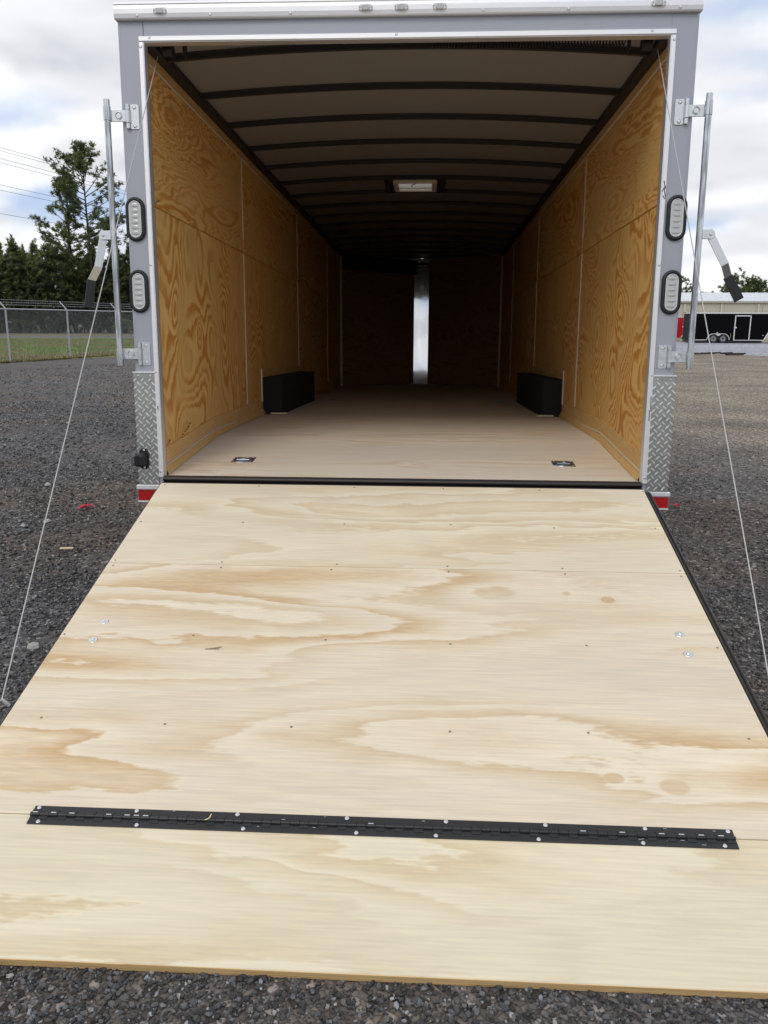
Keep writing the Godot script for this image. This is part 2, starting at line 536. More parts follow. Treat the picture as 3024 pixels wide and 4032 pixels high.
func strip(line_a: Array, line_b: Array, y: float, colour: Callable) -> ArrayMesh:
	# sheet between two lines of equal length, cut across into cells
	var b := MB.new()
	b.tinted = true
	var m := 14
	for i in line_a.size() - 1:
		for j in m:
			var q := []
			for k in [[0, 0], [1, 0], [1, 1], [0, 1]]:
				var p: Vector2 = line_a[i + k[0]].lerp(line_b[i + k[0]], pow(float(j + k[1]) / m, 1.6))
				q.append(Vector3(p.x, y, p.y))
			var fl: bool = (q[1] - q[0]).cross(q[2] - q[0]).y > 0.0
			for t in ([[0, 2, 1], [0, 3, 2]] if fl else [[0, 1, 2], [0, 2, 3]]):
				for k in t:
					b.v.append(q[k]); b.n.append(Vector3.UP); b.u.append(Vector2.ZERO); b.c.append(colour.call(q[k]))
	return b.mesh()

func spaced(lo: float, hi: float, fine_lo: float, fine_hi: float, step: float) -> Array:
	var a := []
	var x := fine_lo
	var s := step
	var left := []
	while x > lo:
		s *= 1.35; x -= s; left.push_front(maxf(x, lo))
	a = left
	x = fine_lo
	while x < fine_hi:
		a.append(x); x += step
	s = step
	while x < hi:
		a.append(x); s *= 1.35; x += s
	a.append(hi)
	return a

const FA := Vector2(-14.73, -25.15)
const FD := Vector2(0.222, -0.975)

func ground() -> void:
	var n1 := noise(401, 0.35, 4); var n2 := noise(402, 0.09, 4); var n3 := noise(403, 0.5, 3)
	var gravel := Color(0.32, 0.316, 0.318); var brown := Color(0.37, 0.31, 0.26); var tan := Color(0.86, 0.755, 0.61)
	var col := func(p: Vector3) -> Color:
		var c := gravel
		c = c.lerp(brown, smoothstep(-0.1, 0.4, n1.get_noise_2d(p.x, p.z * 1.6)) * 0.85)
		var pale := smoothstep(0.5, -10.0, p.z + n2.get_noise_2d(p.x * 1.5, p.z) * 5.0) * smoothstep(0.5, 2.5, p.x + p.z * 0.02)
		pale *= 0.74 + 0.35 * n3.get_noise_2d(p.x * 0.3, p.z * 1.1) + 0.3 * n1.get_noise_2d(p.x, p.z * 2.0)
		c = c.lerp(tan, clampf(pale, 0, 1))
		var far := smoothstep(-8.0, -22.0, p.z) * (1.0 - smoothstep(-1.0, 2.0, p.x))
		c = c.lerp(Color(0.38, 0.37, 0.365), far * 0.7)
		return c * (1.0 + 0.25 * n3.get_noise_2d(p.x, p.z))
	var xs := spaced(-600, 600, -8, 14, 0.35)
	var zs := spaced(-900, 300, -42, 6, 0.4)
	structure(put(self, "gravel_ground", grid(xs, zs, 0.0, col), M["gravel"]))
	# grass verge beyond the fence
	var gn := noise(411, 0.18, 4); var gn2 := noise(412, 0.6, 3)
	var gcol := func(p: Vector3) -> Color:
		var t := smoothstep(-0.3, 0.4, gn.get_noise_2d(p.x, p.z))
		var c := Color(0.52, 0.54, 0.17).lerp(Color(0.42, 0.68, 0.12), t)
		var along := (Vector2(p.x, p.z) - FA).dot(Vector2(-FD.y, FD.x))
		c = c.lerp(Color(0.55, 0.42, 0.27), (1.0 - smoothstep(-1.0, 4.5, absf(along))) * 0.75 * (0.6 + 0.8 * gn2.get_noise_2d(p.x, p.z)))
		return c * (1.0 + 0.3 * gn2.get_noise_2d(p.x, p.z))
	var la := []; var lb := []
	for k in 60:
		var s := -30.0 + k * 2.0
		var p := FA + FD * s
		var off := 0.1 + maxf(0.0, s) * 0.15 + 0.25 * gn2.get_noise_2d(s * 2.0, 3.0)
		la.append(p + Vector2(-FD.y, FD.x) * off)
		lb.append(p + Vector2(-160.0, -30.0))
	structure(put(self, "grass_verge", strip(la, lb, 0.008, gcol), M["earth"]))
	# country road behind the verge
	var rb := MB.new()
	var r0 := Vector2(-120, -48); var rd := Vector2(1.0, -0.2).normalized(); var rn := Vector2(rd.y, -rd.x)
	for k in 40:
		var a := r0 + rd * (k * 8.0); var b2 := r0 + rd * ((k + 1) * 8.0)
		var q := [a, b2, b2 + rn * 8.0, a + rn * 8.0]
		rb.quad(Vector3(q[0].x, 0.014, q[0].y), Vector3(q[1].x, 0.014, q[1].y), Vector3(q[2].x, 0.014, q[2].y), Vector3(q[3].x, 0.014, q[3].y), Vector3.UP)
	structure(put(self, "road", rb.mesh(), M["asphalt"]))
	# forest floor beyond the road
	var fcol := func(p: Vector3) -> Color:
		return Color(0.40, 0.34, 0.21).lerp(Color(0.2, 0.2, 0.1), smoothstep(-0.2, 0.4, gn.get_noise_2d(p.x, p.z)))
	var fa := []; var fb := []
	for k in 32:
		var p: Vector2 = r0 + rd * (k * 8.0) + rn * 8.3
		fa.append(p); fb.append(p + rn * 140.0)
	structure(put(self, "forest_floor", strip(fa, fb, 0.018, fcol), M["earth"]))
	# paved lot on the right, in front of the metal building
	var pa := []; var pb := []
	for k in 30:
		var x := 4.0 + k * 4.0
		var z0 := -44.0 + smoothstep(11.0, 15.0, x) * 12.0 + smoothstep(15, 30, x) * 8.0 + n3.get_noise_2d(x, 1.0) * 1.2
		pa.append(Vector2(x, z0)); pb.append(Vector2(x, -63.5))
	var pcol := func(p: Vector3) -> Color:
		return Color(0.86, 0.88, 0.97) * (0.9 + 0.3 * n3.get_noise_2d(p.x * 0.3, p.z * 1.5))
	structure(put(self, "paved_lot", strip(pa, pb, 0.006, pcol), M["earth"]))
	# rough weeds between the lot and the building
	var wa := []; var wb := []
	for k in 30:
		var x := 4.0 + k * 4.0
		wa.append(Vector2(x, -63.4)); wb.append(Vector2(x, -100.0))
	var wcol := func(p: Vector3) -> Color:
		return Color(0.55, 0.54, 0.26).lerp(Color(0.76, 0.68, 0.42), smoothstep(-0.2, 0.3, n3.get_noise_2d(p.x, p.z)))
	structure(put(self, "weedy_ground", strip(wa, wb, 0.01, wcol), M["earth"]))
	gravel_stones()
	grass()

func stone_mesh(sd: int) -> ArrayMesh:
	var s := RandomNumberGenerator.new(); s.seed = sd
	var base := SphereMesh.new()
	base.radial_segments = 6; base.rings = 3; base.radius = 0.5; base.height = 1.0
	var arr := base.get_mesh_arrays()
	var vs: PackedVector3Array = arr[Mesh.ARRAY_VERTEX]
	var idx: PackedInt32Array = arr[Mesh.ARRAY_INDEX]
	var f := noise(sd, 1.3, 1)
	var planes := []
	for k in 9:
		planes.append([Vector3(s.randf_range(-1, 1), s.randf_range(-1, 1), s.randf_range(-1, 1)).normalized(), s.randf_range(0.2, 0.4)])
	for i in vs.size():
		var p := vs[i] * (1.0 + 0.35 * f.get_noise_3dv(vs[i] * 2.0))
		for q in planes:
			var d: float = p.dot(q[0]) - q[1]
			if d > 0: p -= q[0] * d
		vs[i] = p * Vector3(1.0, 0.7, 0.85)
	var b := MB.new()
	for i in range(0, idx.size(), 3):
		var a := vs[idx[i]]; var c := vs[idx[i + 1]]; var d := vs[idx[i + 2]]
		var nn := (c - a).cross(d - a)
		if nn.length() < 1e-7: continue
		nn = nn.normalized()
		if nn.dot(a + c + d) < 0: nn = -nn
		b.tri(a, c, d, nn, nn, nn)
	return b.mesh()

func gravel_stones() -> void:
	var variants := []
	for k in 5: variants.append(stone_mesh(500 + k))
	var xfs := [[], [], [], [], []]; var cols := [[], [], [], [], []]
	var patch := noise(431, 0.8, 3)
	# [x0, x1, z0, z1, stones per square metre, smallest, largest]
	var areas := [[-1.9, 1.9, 2.30, 3.5, 11000, 0.008, 0.0215], [-3.2, -1.12, -0.5, 2.3, 4200, 0.008, 0.025], [1.12, 3.0, -0.5, 2.3, 4200, 0.008, 0.022], [-4.6, -1.34, -4.0, -0.5, 1500, 0.010, 0.032], [1.34, 4.2, -4.0, -0.5, 1300, 0.009, 0.026], [-7.5, -1.34, -11.0, -4.0, 420, 0.013, 0.042], [1.34, 6.0, -9.0, -4.0, 330, 0.012, 0.032], [-12.0, -1.6, -24.0, -11.0, 70, 0.02, 0.055]]
	for a in areas:
		var count := int((a[1] - a[0]) * (a[3] - a[2]) * a[4])
		for k in count:
			var p := Vector3(rng.randf_range(a[0], a[1]), 0, rng.randf_range(a[2], a[3]))
			if p.x > 1.2 and rng.randf() < smoothstep(1.0, -8.0, p.z): continue
			if p.z < 2.2 and patch.get_noise_2d(p.x, p.z) < -0.18 and rng.randf() < 0.75: continue
			var t := rng.randf()
			var s: float = lerpf(a[5], a[6], t * t * t)
			var bs := Basis.from_euler(Vector3(rng.randf_range(-0.5, 0.5), rng.randf() * TAU, rng.randf_range(-0.5, 0.5))).scaled(Vector3.ONE * s)
			p.y = s * rng.randf_range(0.05, 0.3)
			var w := rng.randi() % 5
			xfs[w].append(Transform3D(bs, p))
			var g := rng.randf()
			var v := 0.04 + 0.115 * g * g
			if rng.randf() < (0.10 if p.z > 2.2 else 0.17): v = rng.randf_range(0.16, 0.38)
			var warm := rng.randf_range(-0.06, 0.06)
			cols[w].append(Color(v * (1.0 + warm), v, v * (1.0 - warm * 1.3)))
	for w in 5:
		var mm := MultiMesh.new()
		mm.transform_format = MultiMesh.TRANSFORM_3D
		mm.use_colors = true
		mm.mesh = variants[w]
		mm.instance_count = xfs[w].size()
		for k in xfs[w].size():
			mm.set_instance_transform(k, xfs[w][k])
			mm.set_instance_color(k, cols[w][k])
		var o := MultiMeshInstance3D.new()
		o.name = numbered(self, "loose_gravel")
		o.multimesh = mm
		o.material_override = M["stones"]
		add_child(o, true)
		stuff(o)
		tag(o, "loose dark grey crushed stone lying all over the yard", "gravel", "loose gravel")

func grass() -> void:
	var b := MB.new()
	for k in 6:
		var a := TAU * k / 6.0 + 0.4
		var d := Vector3(cos(a), 0, sin(a))
		var side := Vector3(-d.z, 0, d.x) * 0.012
		var tip := d * 0.06 + Vector3(0, 0.10 + 0.02 * (k % 3), 0)
		b.tri(d * 0.01 - side, d * 0.01 + side, tip, Vector3.UP, Vector3.UP, Vector3.UP)
	var bm := b.mesh()
	var mm := MultiMesh.new()
	mm.transform_format = MultiMesh.TRANSFORM_3D
	mm.use_colors = true
	mm.mesh = bm
	var xf := []; var cl := []
	var gn := noise(411, 0.18, 4)
	var nrm := Vector2(FD.y, -FD.x)
	for k in 42000:
		var s := rng.randf_range(-12.0, 44.0)
		var t := pow(rng.randf(), 1.5) * 34.0
		var p := FA + FD * s + nrm * (t - 0.4)
		if p.y < -58.0 + -0.2 * (p.x + 60.0): continue
		var sc := rng.randf_range(0.5, 1.25)
		xf.append(Transform3D(Basis(Vector3.UP, rng.randf() * TAU).scaled(Vector3(sc * 1.6, sc * 0.75, sc * 1.6)), Vector3(p.x, 0.005, p.y)))
		var g := smoothstep(-0.3, 0.4, gn.get_noise_2d(p.x, p.y)) * smoothstep(0.0, 3.0, t)
		var c := Color(0.28, 0.24, 0.10).lerp(Color(0.18, 0.28, 0.045), g) * rng.randf_range(0.7, 1.3)
		cl.append(c)
	mm.instance_count = xf.size()
	for k in xf.size():
		mm.set_instance_transform(k, xf[k]); mm.set_instance_color(k, cl[k])
	var o := MultiMeshInstance3D.new()
	o.name = "grass"
	o.multimesh = mm
	o.material_override = M["grass_blades"]
	add_child(o)
	stuff(o)
	tag(o, "short patchy grass growing on the verge behind the chain link fence", "grass")

# ------------------------------------------------------------------ trailer
func trailer() -> void:
	var tr := Node3D.new()
	tr.name = "cargo_trailer"
	tr.transform = T
	add_child(tr)
	tag(tr, "silver grey enclosed cargo trailer seen from behind, its plywood ramp door lowered", "trailer")
	trailer_shell(tr)
	trailer_rear(tr)
	trailer_inside(tr)
	ramp(tr)
	for s in [-1.0, 1.0]: lock_bar(tr, s)
	for s in [-1.0, 1.0]:
		var b := MB.new()
		var top := Vector3(s * 1.15, 1.972, -0.12)
		var a := 0.2948
		var low := Vector3(s * 1.222, -0.02 - 1.61 * sin(a), 0.05 + 1.61 * cos(a))
		var pts := []
		for k in 9: pts.append(top.lerp(low, k / 8.0))
		b.tube(pts, 0.0023, 6)
		b.tube([low + Vector3(0, 0.006, 0), low + Vector3(-s * 0.02, -0.02, -0.01)], 0.007, 6)
		put(tr, "lift_cable", b.mesh(), M["cable_steel"])

func trailer_shell(tr: Node3D) -> void:
	var paint = M["silver_paint"]
	# outer skins; the right one stops short of the nose, leaving the crack of the side door
	put(tr, "outer_side_wall", MB.new().box(Vector3(-1.292, 0.99, -4.33), Vector3(0.006, 2.17, 8.6), 0.001).mesh(), paint)
	put(tr, "outer_side_wall", MB.new().box(Vector3(1.292, 0.99, -4.315), Vector3(0.006, 2.17, 8.57), 0.001).mesh(), paint)
	# roof skin with an opening for the vent: x +-0.17, z -3.40 .. -3.76
	var rf := MB.new()
	for q in [[-1.29, 1.29, -9.9, -3.76], [-1.29, 1.29, -3.40, -0.02], [-1.29, -0.17, -3.76, -3.40], [0.17, 1.29, -3.76, -3.40]]:
		var m := 10
		for k in m:
			var x0: float = lerpf(q[0], q[1], float(k) / m); var x1: float = lerpf(q[0], q[1], float(k + 1) / m)
			var z0: float = q[2]; var z1: float = q[3]
			var y0 := roof_y(x0) + 0.035; var y1 := roof_y(x1) + 0.035
			rf.quad(Vector3(x0, y0, z0), Vector3(x1, y1, z0), Vector3(x1, y1, z1), Vector3(x0, y0, z1), Vector3(-(y1 - y0), x1 - x0, 0).normalized())
	put(tr, "roof_skin", rf.mesh(), M["aluminium"])
	# nose: two angled outer panels and a rounded cap
	for s in [-1.0, 1.0]:
		var p0 := Vector3(s * 1.292, 0, -8.64); var p1 := Vector3(0, 0, -9.86)
		var d := (p1 - p0).normalized()
		var xf := Transform3D(Basis(d, Vector3.UP, d.cross(Vector3.UP)), (p0 + p1) / 2 + Vector3(0, 0.99, 0))
		put(tr, "outer_nose_panel", MB.new().box(Vector3.ZERO, Vector3(p0.distance_to(p1), 2.17, 0.006), 0.001, xf).mesh(), paint)
	# chassis
	put(tr, "chassis_rail", MB.new().box(Vector3(-1.235, -0.09, -4.4), Vector3(0.09, 0.1, 8.4), 0.006).mesh(), M["black_steel"])
	put(tr, "chassis_rail", MB.new().box(Vector3(1.235, -0.09, -4.4), Vector3(0.09, 0.1, 8.4), 0.006).mesh(), M["black_steel"])
	for z in [-3.12, -4.0]:
		put(tr, "axle", MB.new().tube([Vector3(-1.05, -0.25, z), Vector3(1.05, -0.25, z)], 0.035, 10).mesh(), M["black_steel"])
		for s in [-1.0, 1.0]: wheel(tr, Vector3(s * 1.13, -0.26, z), 0.335 if z > -3.5 else 0.305, 0.2, s)
	put(tr, "landing_leg", MB.new().box(Vector3(0, -0.2, -9.4), Vector3(0.08, 0.36, 0.08), 0.005).mesh(), M["black_steel"])

func wheel(parent: Node3D, p: Vector3, r: float, w: float, s: float) -> void:
	var prof := [[0.62, -0.5], [0.9, -0.5], [1.0, -0.36], [1.0, 0.36], [0.9, 0.5], [0.62, 0.5]]
	var b := MB.new()
	var N := 20
	for k in N:
		var a0 := TAU * k / N; var a1 := TAU * (k + 1) / N
		for i in prof.size() - 1:
			var q := []
			for e in [[i, a0], [i + 1, a0], [i + 1, a1], [i, a1]]:
				var pr = prof[e[0]]
				q.append(Vector3(pr[1] * w, cos(e[1]) * pr[0] * r, sin(e[1]) * pr[0] * r))
			b.poly(q, Vector3(0, cos((a0 + a1) / 2), sin((a0 + a1) / 2)) * r * 0.75, func(_q: Vector3) -> Vector2: return Vector2.ZERO)
	var t := put(parent, "wheel", b.mesh(), M["tyre"], at(p.x, p.y, p.z))
	var rim := MB.new()
	var face := Transform3D(Basis(Vector3.UP, PI / 2 * s), Vector3.ZERO)
	rim.plate(disc(r * 0.63, 20), -w * 0.3, w * 0.3, 0.01, face)
	for k in 5:
		var a := TAU * k / 5
		var arm := face * Transform3D(Basis(Vector3.BACK, a), Vector3(0, 0, w * 0.3))
		rim.box(Vector3(0, r * 0.34, 0.008), Vector3(r * 0.13, r * 0.5, 0.03), 0.006, arm)
	rim.plate(disc(r * 0.17, 12), w * 0.3, w * 0.3 + 0.035, 0.008, face)
	put(t, "rim", rim.mesh(), M["rim"])

func roof_y(x: float) -> float:
	return 2.062 - 0.035 * x * x

func screw_mesh(r := 0.006) -> ArrayMesh:
	var b := MB.new()
	b.plate(disc(r, 8), 0.0, r * 0.55, r * 0.4)
	return b.mesh()

func trailer_rear(tr: Node3D) -> void:
	var paint = M["silver_paint"]
	var sm := screw_mesh(0.0065)
	for s in [-1.0, 1.0]:
		# corner post, rounded at the outer edge
		var o := PackedVector2Array([Vector2(1.176, 0.0), Vector2(1.176, -0.05), Vector2(1.297, -0.05), Vector2(1.297, -0.018), Vector2(1.293, -0.008), Vector2(1.285, -0.001), Vector2(1.277, 0.0)])
		var b := MB.new()
		var pl := PackedVector2Array()
		for q in o: pl.append(Vector2(q.x * s, q.y))
		b.plate(pl, -0.05, 2.083, 0.0, Transform3D(Basis(Vector3.RIGHT, Vector3.BACK, Vector3.UP), Vector3.ZERO))
		put(tr, "corner_post", b.mesh(), paint)
		# aluminium trim round the opening
		var tb := MB.new().box(Vector3(s * 1.1855, 0.996, 0.004), Vector3(0.021, 1.99, 0.012), 0.002)
		tb.box(Vector3(s * 1.1745, 0.996, -0.02), Vector3(0.003, 1.99, 0.05), 0.0)
		var side := put(tr, "opening_trim", tb.mesh(), M["aluminium"])
		for y in [0.03, 0.52, 1.02, 1.97]: put(side, "screw", sm, M["screw_zinc"], at(s * 1.187, y, 0.010))
		put(tr, "door_gasket", MB.new().box(Vector3(s * 1.178, 0.99, -0.050), Vector3(0.006, 1.98, 0.012), 0.001).mesh(), M["black_rubber"])
		guard(tr, s)
		for y in [1.226, 0.898]: tail_light(tr, s * 1.251, y)
		# red marked end of the rear beam
		var beam := put(tr, "rear_beam_end", MB.new().box(Vector3(s * 1.245, -0.09, -0.02), Vector3(0.125, 0.062, 0.05), 0.003).mesh(), M["aluminium"])
		put(beam, "red_reflector", MB.new().box(Vector3(s * 1.246, -0.09, 0.0065), Vector3(0.119, 0.054, 0.003), 0.001).mesh(), M["reflector_red"])
		put(beam, "flange", MB.new().box(Vector3(s * 1.246, -0.049, 0.001), Vector3(0.131, 0.02, 0.03), 0.002).mesh(), M["aluminium"])
		put(beam, "flange", MB.new().box(Vector3(s * 1.246, -0.1225, 0.001), Vector3(0.123, 0.006, 0.024), 0.001).mesh(), M["aluminium"])
	# header above the opening
	put(tr, "header_panel", MB.new().box(Vector3(0, 2.048, -0.024), Vector3(2.353, 0.07, 0.05), 0.002).mesh(), paint)
	put(tr, "panel_joint", MB.new().box(Vector3(-1.175, 2.048, 0.0006), Vector3(0.0025, 0.068, 0.002), 0.0).mesh(), M["black_rubber"])
	var ht := put(tr, "opening_trim", MB.new().box(Vector3(0, 2.003, 0.005), Vector3(2.392, 0.022, 0.014), 0.002).box(Vector3(0, 1.9905, -0.02), Vector3(2.348, 0.003, 0.05), 0.0).mesh(), M["aluminium"])
	for x in [-1.145, -0.03, 1.09]: put(ht, "screw", sm, M["screw_zinc"], at(x, 2.006, 0.011))
	# roof cap, a folded strip that bulges a little
	var cb := MB.new()
	var prof := [Vector2(2.080, 0.002), Vector2(2.079, 0.022), Vector2(2.084, 0.026), Vector2(2.10, 0.030), Vector2(2.12, 0.030), Vector2(2.136, 0.026), Vector2(2.139, 0.030), Vector2(2.150, 0.024), Vector2(2.156, 0.0), Vector2(2.156, -0.06), Vector2(2.08, -0.06)]
	var seg := 24
	for k in seg:
		var x0 := lerpf(-1.297, 1.297, float(k) / seg); var x1 := lerpf(-1.297, 1.297, float(k + 1) / seg)
		for i in prof.size():
			var j := (i + 1) % prof.size()
			var p: Vector2 = prof[i]; var q: Vector2 = prof[j]
			var e := q - p
			var nn := Vector3(0, e.y, -e.x).normalized()
			if nn.dot(Vector3(0, (p.x + q.x) / 2 - 2.115, (p.y + q.y) / 2 + 0.015)) < 0: nn = -nn
			var w0 := 0.0012 * sin(x0 * 5.0); var w1 := 0.0012 * sin(x1 * 5.0)
			cb.quad(Vector3(x0, p.x, p.y + w0), Vector3(x1, p.x, p.y + w1), Vector3(x1, q.x, q.y + w1), Vector3(x0, q.x, q.y + w0), nn)
	for s in [-1.0, 1.0]: cb.box(Vector3(s * 1.296, 2.117, -0.018), Vector3(0.006, 0.074, 0.08), 0.002)
	var cap := put(tr, "roof_cap", cb.mesh(), M["cap_aluminium"])
	for x in [-1.19, -0.86, -0.5, 0.35, 0.72, 1.2]: put(cap, "screw", sm, M["screw_zinc"], at(x, 2.093, 0.028))
	# clearance lights on the cap
	for x in [-1.085, -0.165, -0.008, 0.16, 1.105]:
		var lb := MB.new()
		lb.plate(round_rect(0.062, 0.026, 0.011), 0.0, 0.007, 0.003)
		var lamp := put(tr, "clearance_light", lb.mesh(), M["marker_lens"], at(x, 2.109, 0.0295))
		var dome := MB.new()
		dome.plate(round_rect(0.036, 0.024, 0.009), 0.005, 0.011, 0.004, at(0, -0.002, 0))
		put(lamp, "lens", dome.mesh(), M["lens_clear"])
		for q in [-0.025, 0.025]: put(lamp, "screw", screw_mesh(0.003), M["screw_dark"], at(q, 0, 0.007))
	# charger socket with a flip lid on the left guard
	var sk := MB.new()
	sk.plate(stadium(0.048, 0.105), 0.0, 0.014, 0.004)
	var box_xf := at(-1.266, 0.094, 0.004)
	var socket := put(tr, "socket_box", sk.mesh(), M["black_plastic"], box_xf)
	var lid := MB.new()
	lid.plate(round_rect(0.056, 0.066, 0.014), 0.0, 0.042, 0.012, Transform3D(Basis(Vector3.UP, -0.35), Vector3(-0.006, -0.004, 0.012)))
	put(socket, "socket_lid", lid.mesh(), M["black_plastic"])
	for y in [-0.043, 0.043]: put(socket, "screw", screw_mesh(0.006), M["screw_zinc"], at(0.002, y, 0.013))

func guard(tr: Node3D, s: float) -> void:
	# tread plate over the foot of the post
	var g := put(tr, "corner_guard", MB.new().box(Vector3(s * 1.2475, 0.236, 0.003), Vector3(0.103, 0.552, 0.006), 0.001).box(Vector3(s * 1.2995, 0.236, -0.05), Vector3(0.004, 0.552, 0.11), 0.001).mesh(), M["tread_aluminium"])
	var lug := MB.new()
	for k in 6:
		var x := 1.2045 + k * 0.0178
		for r in 15:
			var y := -0.022 + r * 0.0372 + (0.0186 if k % 2 == 1 else 0.0)
			if y > 0.488: continue
			var a := (0.80 if k % 2 == 0 else -0.80) * s
			lug.plate(lug_outline(), -0.001, 0.0028, 0.0018, Transform3D(Basis(Vector3.BACK, a), Vector3(s * x, y, 0.0062)))
	for k in 5:
		for r in 15:
			var y := -0.022 + r * 0.0372 + (0.0186 if k % 2 == 1 else 0.0)
			if y > 0.495: continue
			lug.plate(lug_outline(), -0.001, 0.0025, 0.0014, Transform3D(Basis(Vector3.UP, PI / 2 * s) * Basis(Vector3.BACK, 0.8 if k % 2 == 0 else -0.8), Vector3(s * 1.3015, y, -0.012 - k * 0.0186)))
	stuff(put(g, "raised_tread", lug.mesh(), M["tread_lug"]))
	put(g, "top_lip", MB.new().box(Vector3(s * 1.249, 0.516, 0.006), Vector3(0.108, 0.007, 0.016), 0.002).mesh(), M["aluminium"])
	for x in [1.217, 1.277]: put(g, "screw", screw_mesh(0.006), M["screw_zinc"], at(s * x, 0.501, 0.007))

func lug_outline() -> PackedVector2Array:
	return PackedVector2Array([Vector2(-0.0135, 0), Vector2(-0.007, -0.0033), Vector2(0.007, -0.0033), Vector2(0.0135, 0), Vector2(0.007, 0.0033), Vector2(-0.007, 0.0033)])

func tail_light(tr: Node3D, x: float, y: float) -> void:
	var g := MB.new()
	var pts := []
	for p in stadium(0.072, 0.18, 10): pts.append(Vector3(p.x, p.y, 0.006))
	g.tube(pts, 0.0105, 8, true)
	g.plate(stadium(0.07, 0.178, 10), 0.0, 0.006, 0.0)
	var o := put(tr, "tail_light", g.mesh(), M["black_rubber"], at(x, y, 0.0))
	var l := MB.new()
	l.plate(stadium(0.055, 0.163, 10), 0.005, 0.0125, 0.003)
	var lens := put(o, "lens", l.mesh(), M["lens_clear"])
	var led := MB.new()
	for k in 6:
		var yy := -0.062 + k * 0.0248
		var e := 10
		for i in e:
			var a0 := TAU * i / e; var a1 := TAU * (i + 1) / e
			var c := Vector3(0, yy, 0.0136)
			var p0 := Vector3(cos(a0) * 0.021, yy + sin(a0) * 0.0098, 0.0126); var p1 := Vector3(cos(a1) * 0.021, yy + sin(a1) * 0.0098, 0.0126)
			var n0 := Vector3(cos(a0) * 0.15, sin(a0) * 0.3, 1.0).normalized(); var n1 := Vector3(cos(a1) * 0.15, sin(a1) * 0.3, 1.0).normalized()
			led.tri(c, p0, p1, Vector3(0, 0, 1), n0, n1)
	put(o, "lens_ribs", led.mesh(), M["lens_led"])
	var rim := MB.new()
	var rp := []
	for p in stadium(0.054, 0.162, 10): rp.append(Vector3(p.x, p.y, 0.0125))
	rim.tube(rp, 0.0022, 6, true)
	put(o, "lens_rim", rim.mesh(), M["marker_lens"])
	lens.set_meta("label", "clear oval lens with a row of bulbs behind it")

func lock_bar(tr: Node3D, s: float) -> void:
	var rod := put(tr, "lock_bar", MB.new().tube([Vector3(0, 0.548, 0), Vector3(0, 1.745, 0)], 0.0142, 14).tube([Vector3(0, 1.655, 0), Vector3(0, 1.715, 0)], 0.017, 14).tube([Vector3(0, 0.575, 0), Vector3(0, 0.63, 0)], 0.017, 14).mesh(), M["galvanised_pipe"], at(s * 1.352, 0, 0.028))
	for y in [1.676, 0.605]:
		var h := group_of(rod, "hinge", at(-s * 1.352, y, -0.028))
		# plate on the post
		var hp := MB.new()
		hp.plate(round_rect(0.042, 0.11, 0.008), 0.0, 0.005, 0.002, at(s * 1.232, 0, 0.0))
		h.add_child(_mesh_named("hinge_plate", hp.mesh(), M["zinc"]))
		var kn := MB.new()
		kn.tube([Vector3(s * 1.262, -0.052, 0.010), Vector3(s * 1.262, -0.029, 0.010)], 0.0095, 10)
		kn.tube([Vector3(s * 1.262, -0.027, 0.012), Vector3(s * 1.262, 0.027, 0.012)], 0.0115, 10)
		kn.tube([Vector3(s * 1.262, 0.029, 0.010), Vector3(s * 1.262, 0.052, 0.010)], 0.0095, 10)
		h.add_child(_mesh_named("knuckle", kn.mesh(), M["zinc"]))
		var arm := MB.new()
		arm.box(Vector3(s * 1.308, 0, 0.02), Vector3(0.08, 0.05, 0.005), 0.0015)
		arm.plate(disc(0.014, 16), 0.0225, 0.026, 0.003, at(s * 1.30, 0, 0))
		arm.tube(_ring(Vector3(s * 1.30, 0, 0.0228), 0.0165, 16), 0.0022, 6, true)
		h.add_child(_mesh_named("hinge_arm", arm.mesh(), M["zinc"]))
		var sc := MB.new()
		for q in [-0.04, 0.04]: sc.plate(disc(0.009, 10), 0.005, 0.010, 0.004, at(s * 1.232, q, 0))
		h.add_child(_mesh_named("hinge_screw", sc.mesh(), M["screw_zinc"]))
	# folding handle: flat strip, cranked twice, with a rubber sleeve
	var lug := MB.new()
	lug.box(Vector3(s * 0.028, 1.152, 0.0), Vector3(0.05, 0.042, 0.006), 0.002)
	lug.plate(disc(0.021, 14), -0.003, 0.0035, 0.001, at(s * 0.05, 1.152, 0))
	put(rod, "handle_lug", lug.mesh(), M["zinc"])
	put(rod, "pivot_bolt", MB.new().plate(disc(0.007, 10), 0.002, 0.010, 0.003, at(s * 0.05, 1.152, 0)).mesh(), M["screw_zinc"])
	var ang := -0.22 if s < 0 else 0.52
	var lean := Transform3D(Basis(Vector3.UP, 0.5 if s < 0 else 0.0) * Basis(Vector3.BACK, ang), Vector3(s * 0.05, 1.152, -0.006))
	if s < 0:
		put(rod, "handle", strap([Vector3(0, 0.018, 0), Vector3(0, -0.148, 0.0), Vector3(-0.016, -0.216, -0.036)], 0.036, 0.005, lean), M["zinc"])
		put(rod, "handle_sleeve", strap([Vector3(-0.016, -0.212, -0.036), Vector3(-0.010, -0.342, -0.03)], 0.040, 0.010, lean), M["black_rubber"])
	else:
		put(rod, "handle", strap([Vector3(0, 0.018, 0), Vector3(0, -0.150, 0.004), Vector3(0, -0.215, -0.03)], 0.036, 0.005, lean), M["zinc"])
		put(rod, "handle_sleeve", strap([Vector3(0, -0.21, -0.03), Vector3(0.0, -0.330, -0.03)], 0.044, 0.010, lean), M["black_rubber"])

func _ring(c: Vector3, r: float, n: int) -> Array:
	var o := []
	for k in n: o.append(c + Vector3(cos(TAU * k / n) * r, sin(TAU * k / n) * r, 0))
	return o

func _mesh_named(called: String, mesh: Mesh, material: Material) -> MeshInstance3D:
	var o := MeshInstance3D.new()
	o.name = called; o.mesh = mesh; o.material_override = material
	return o

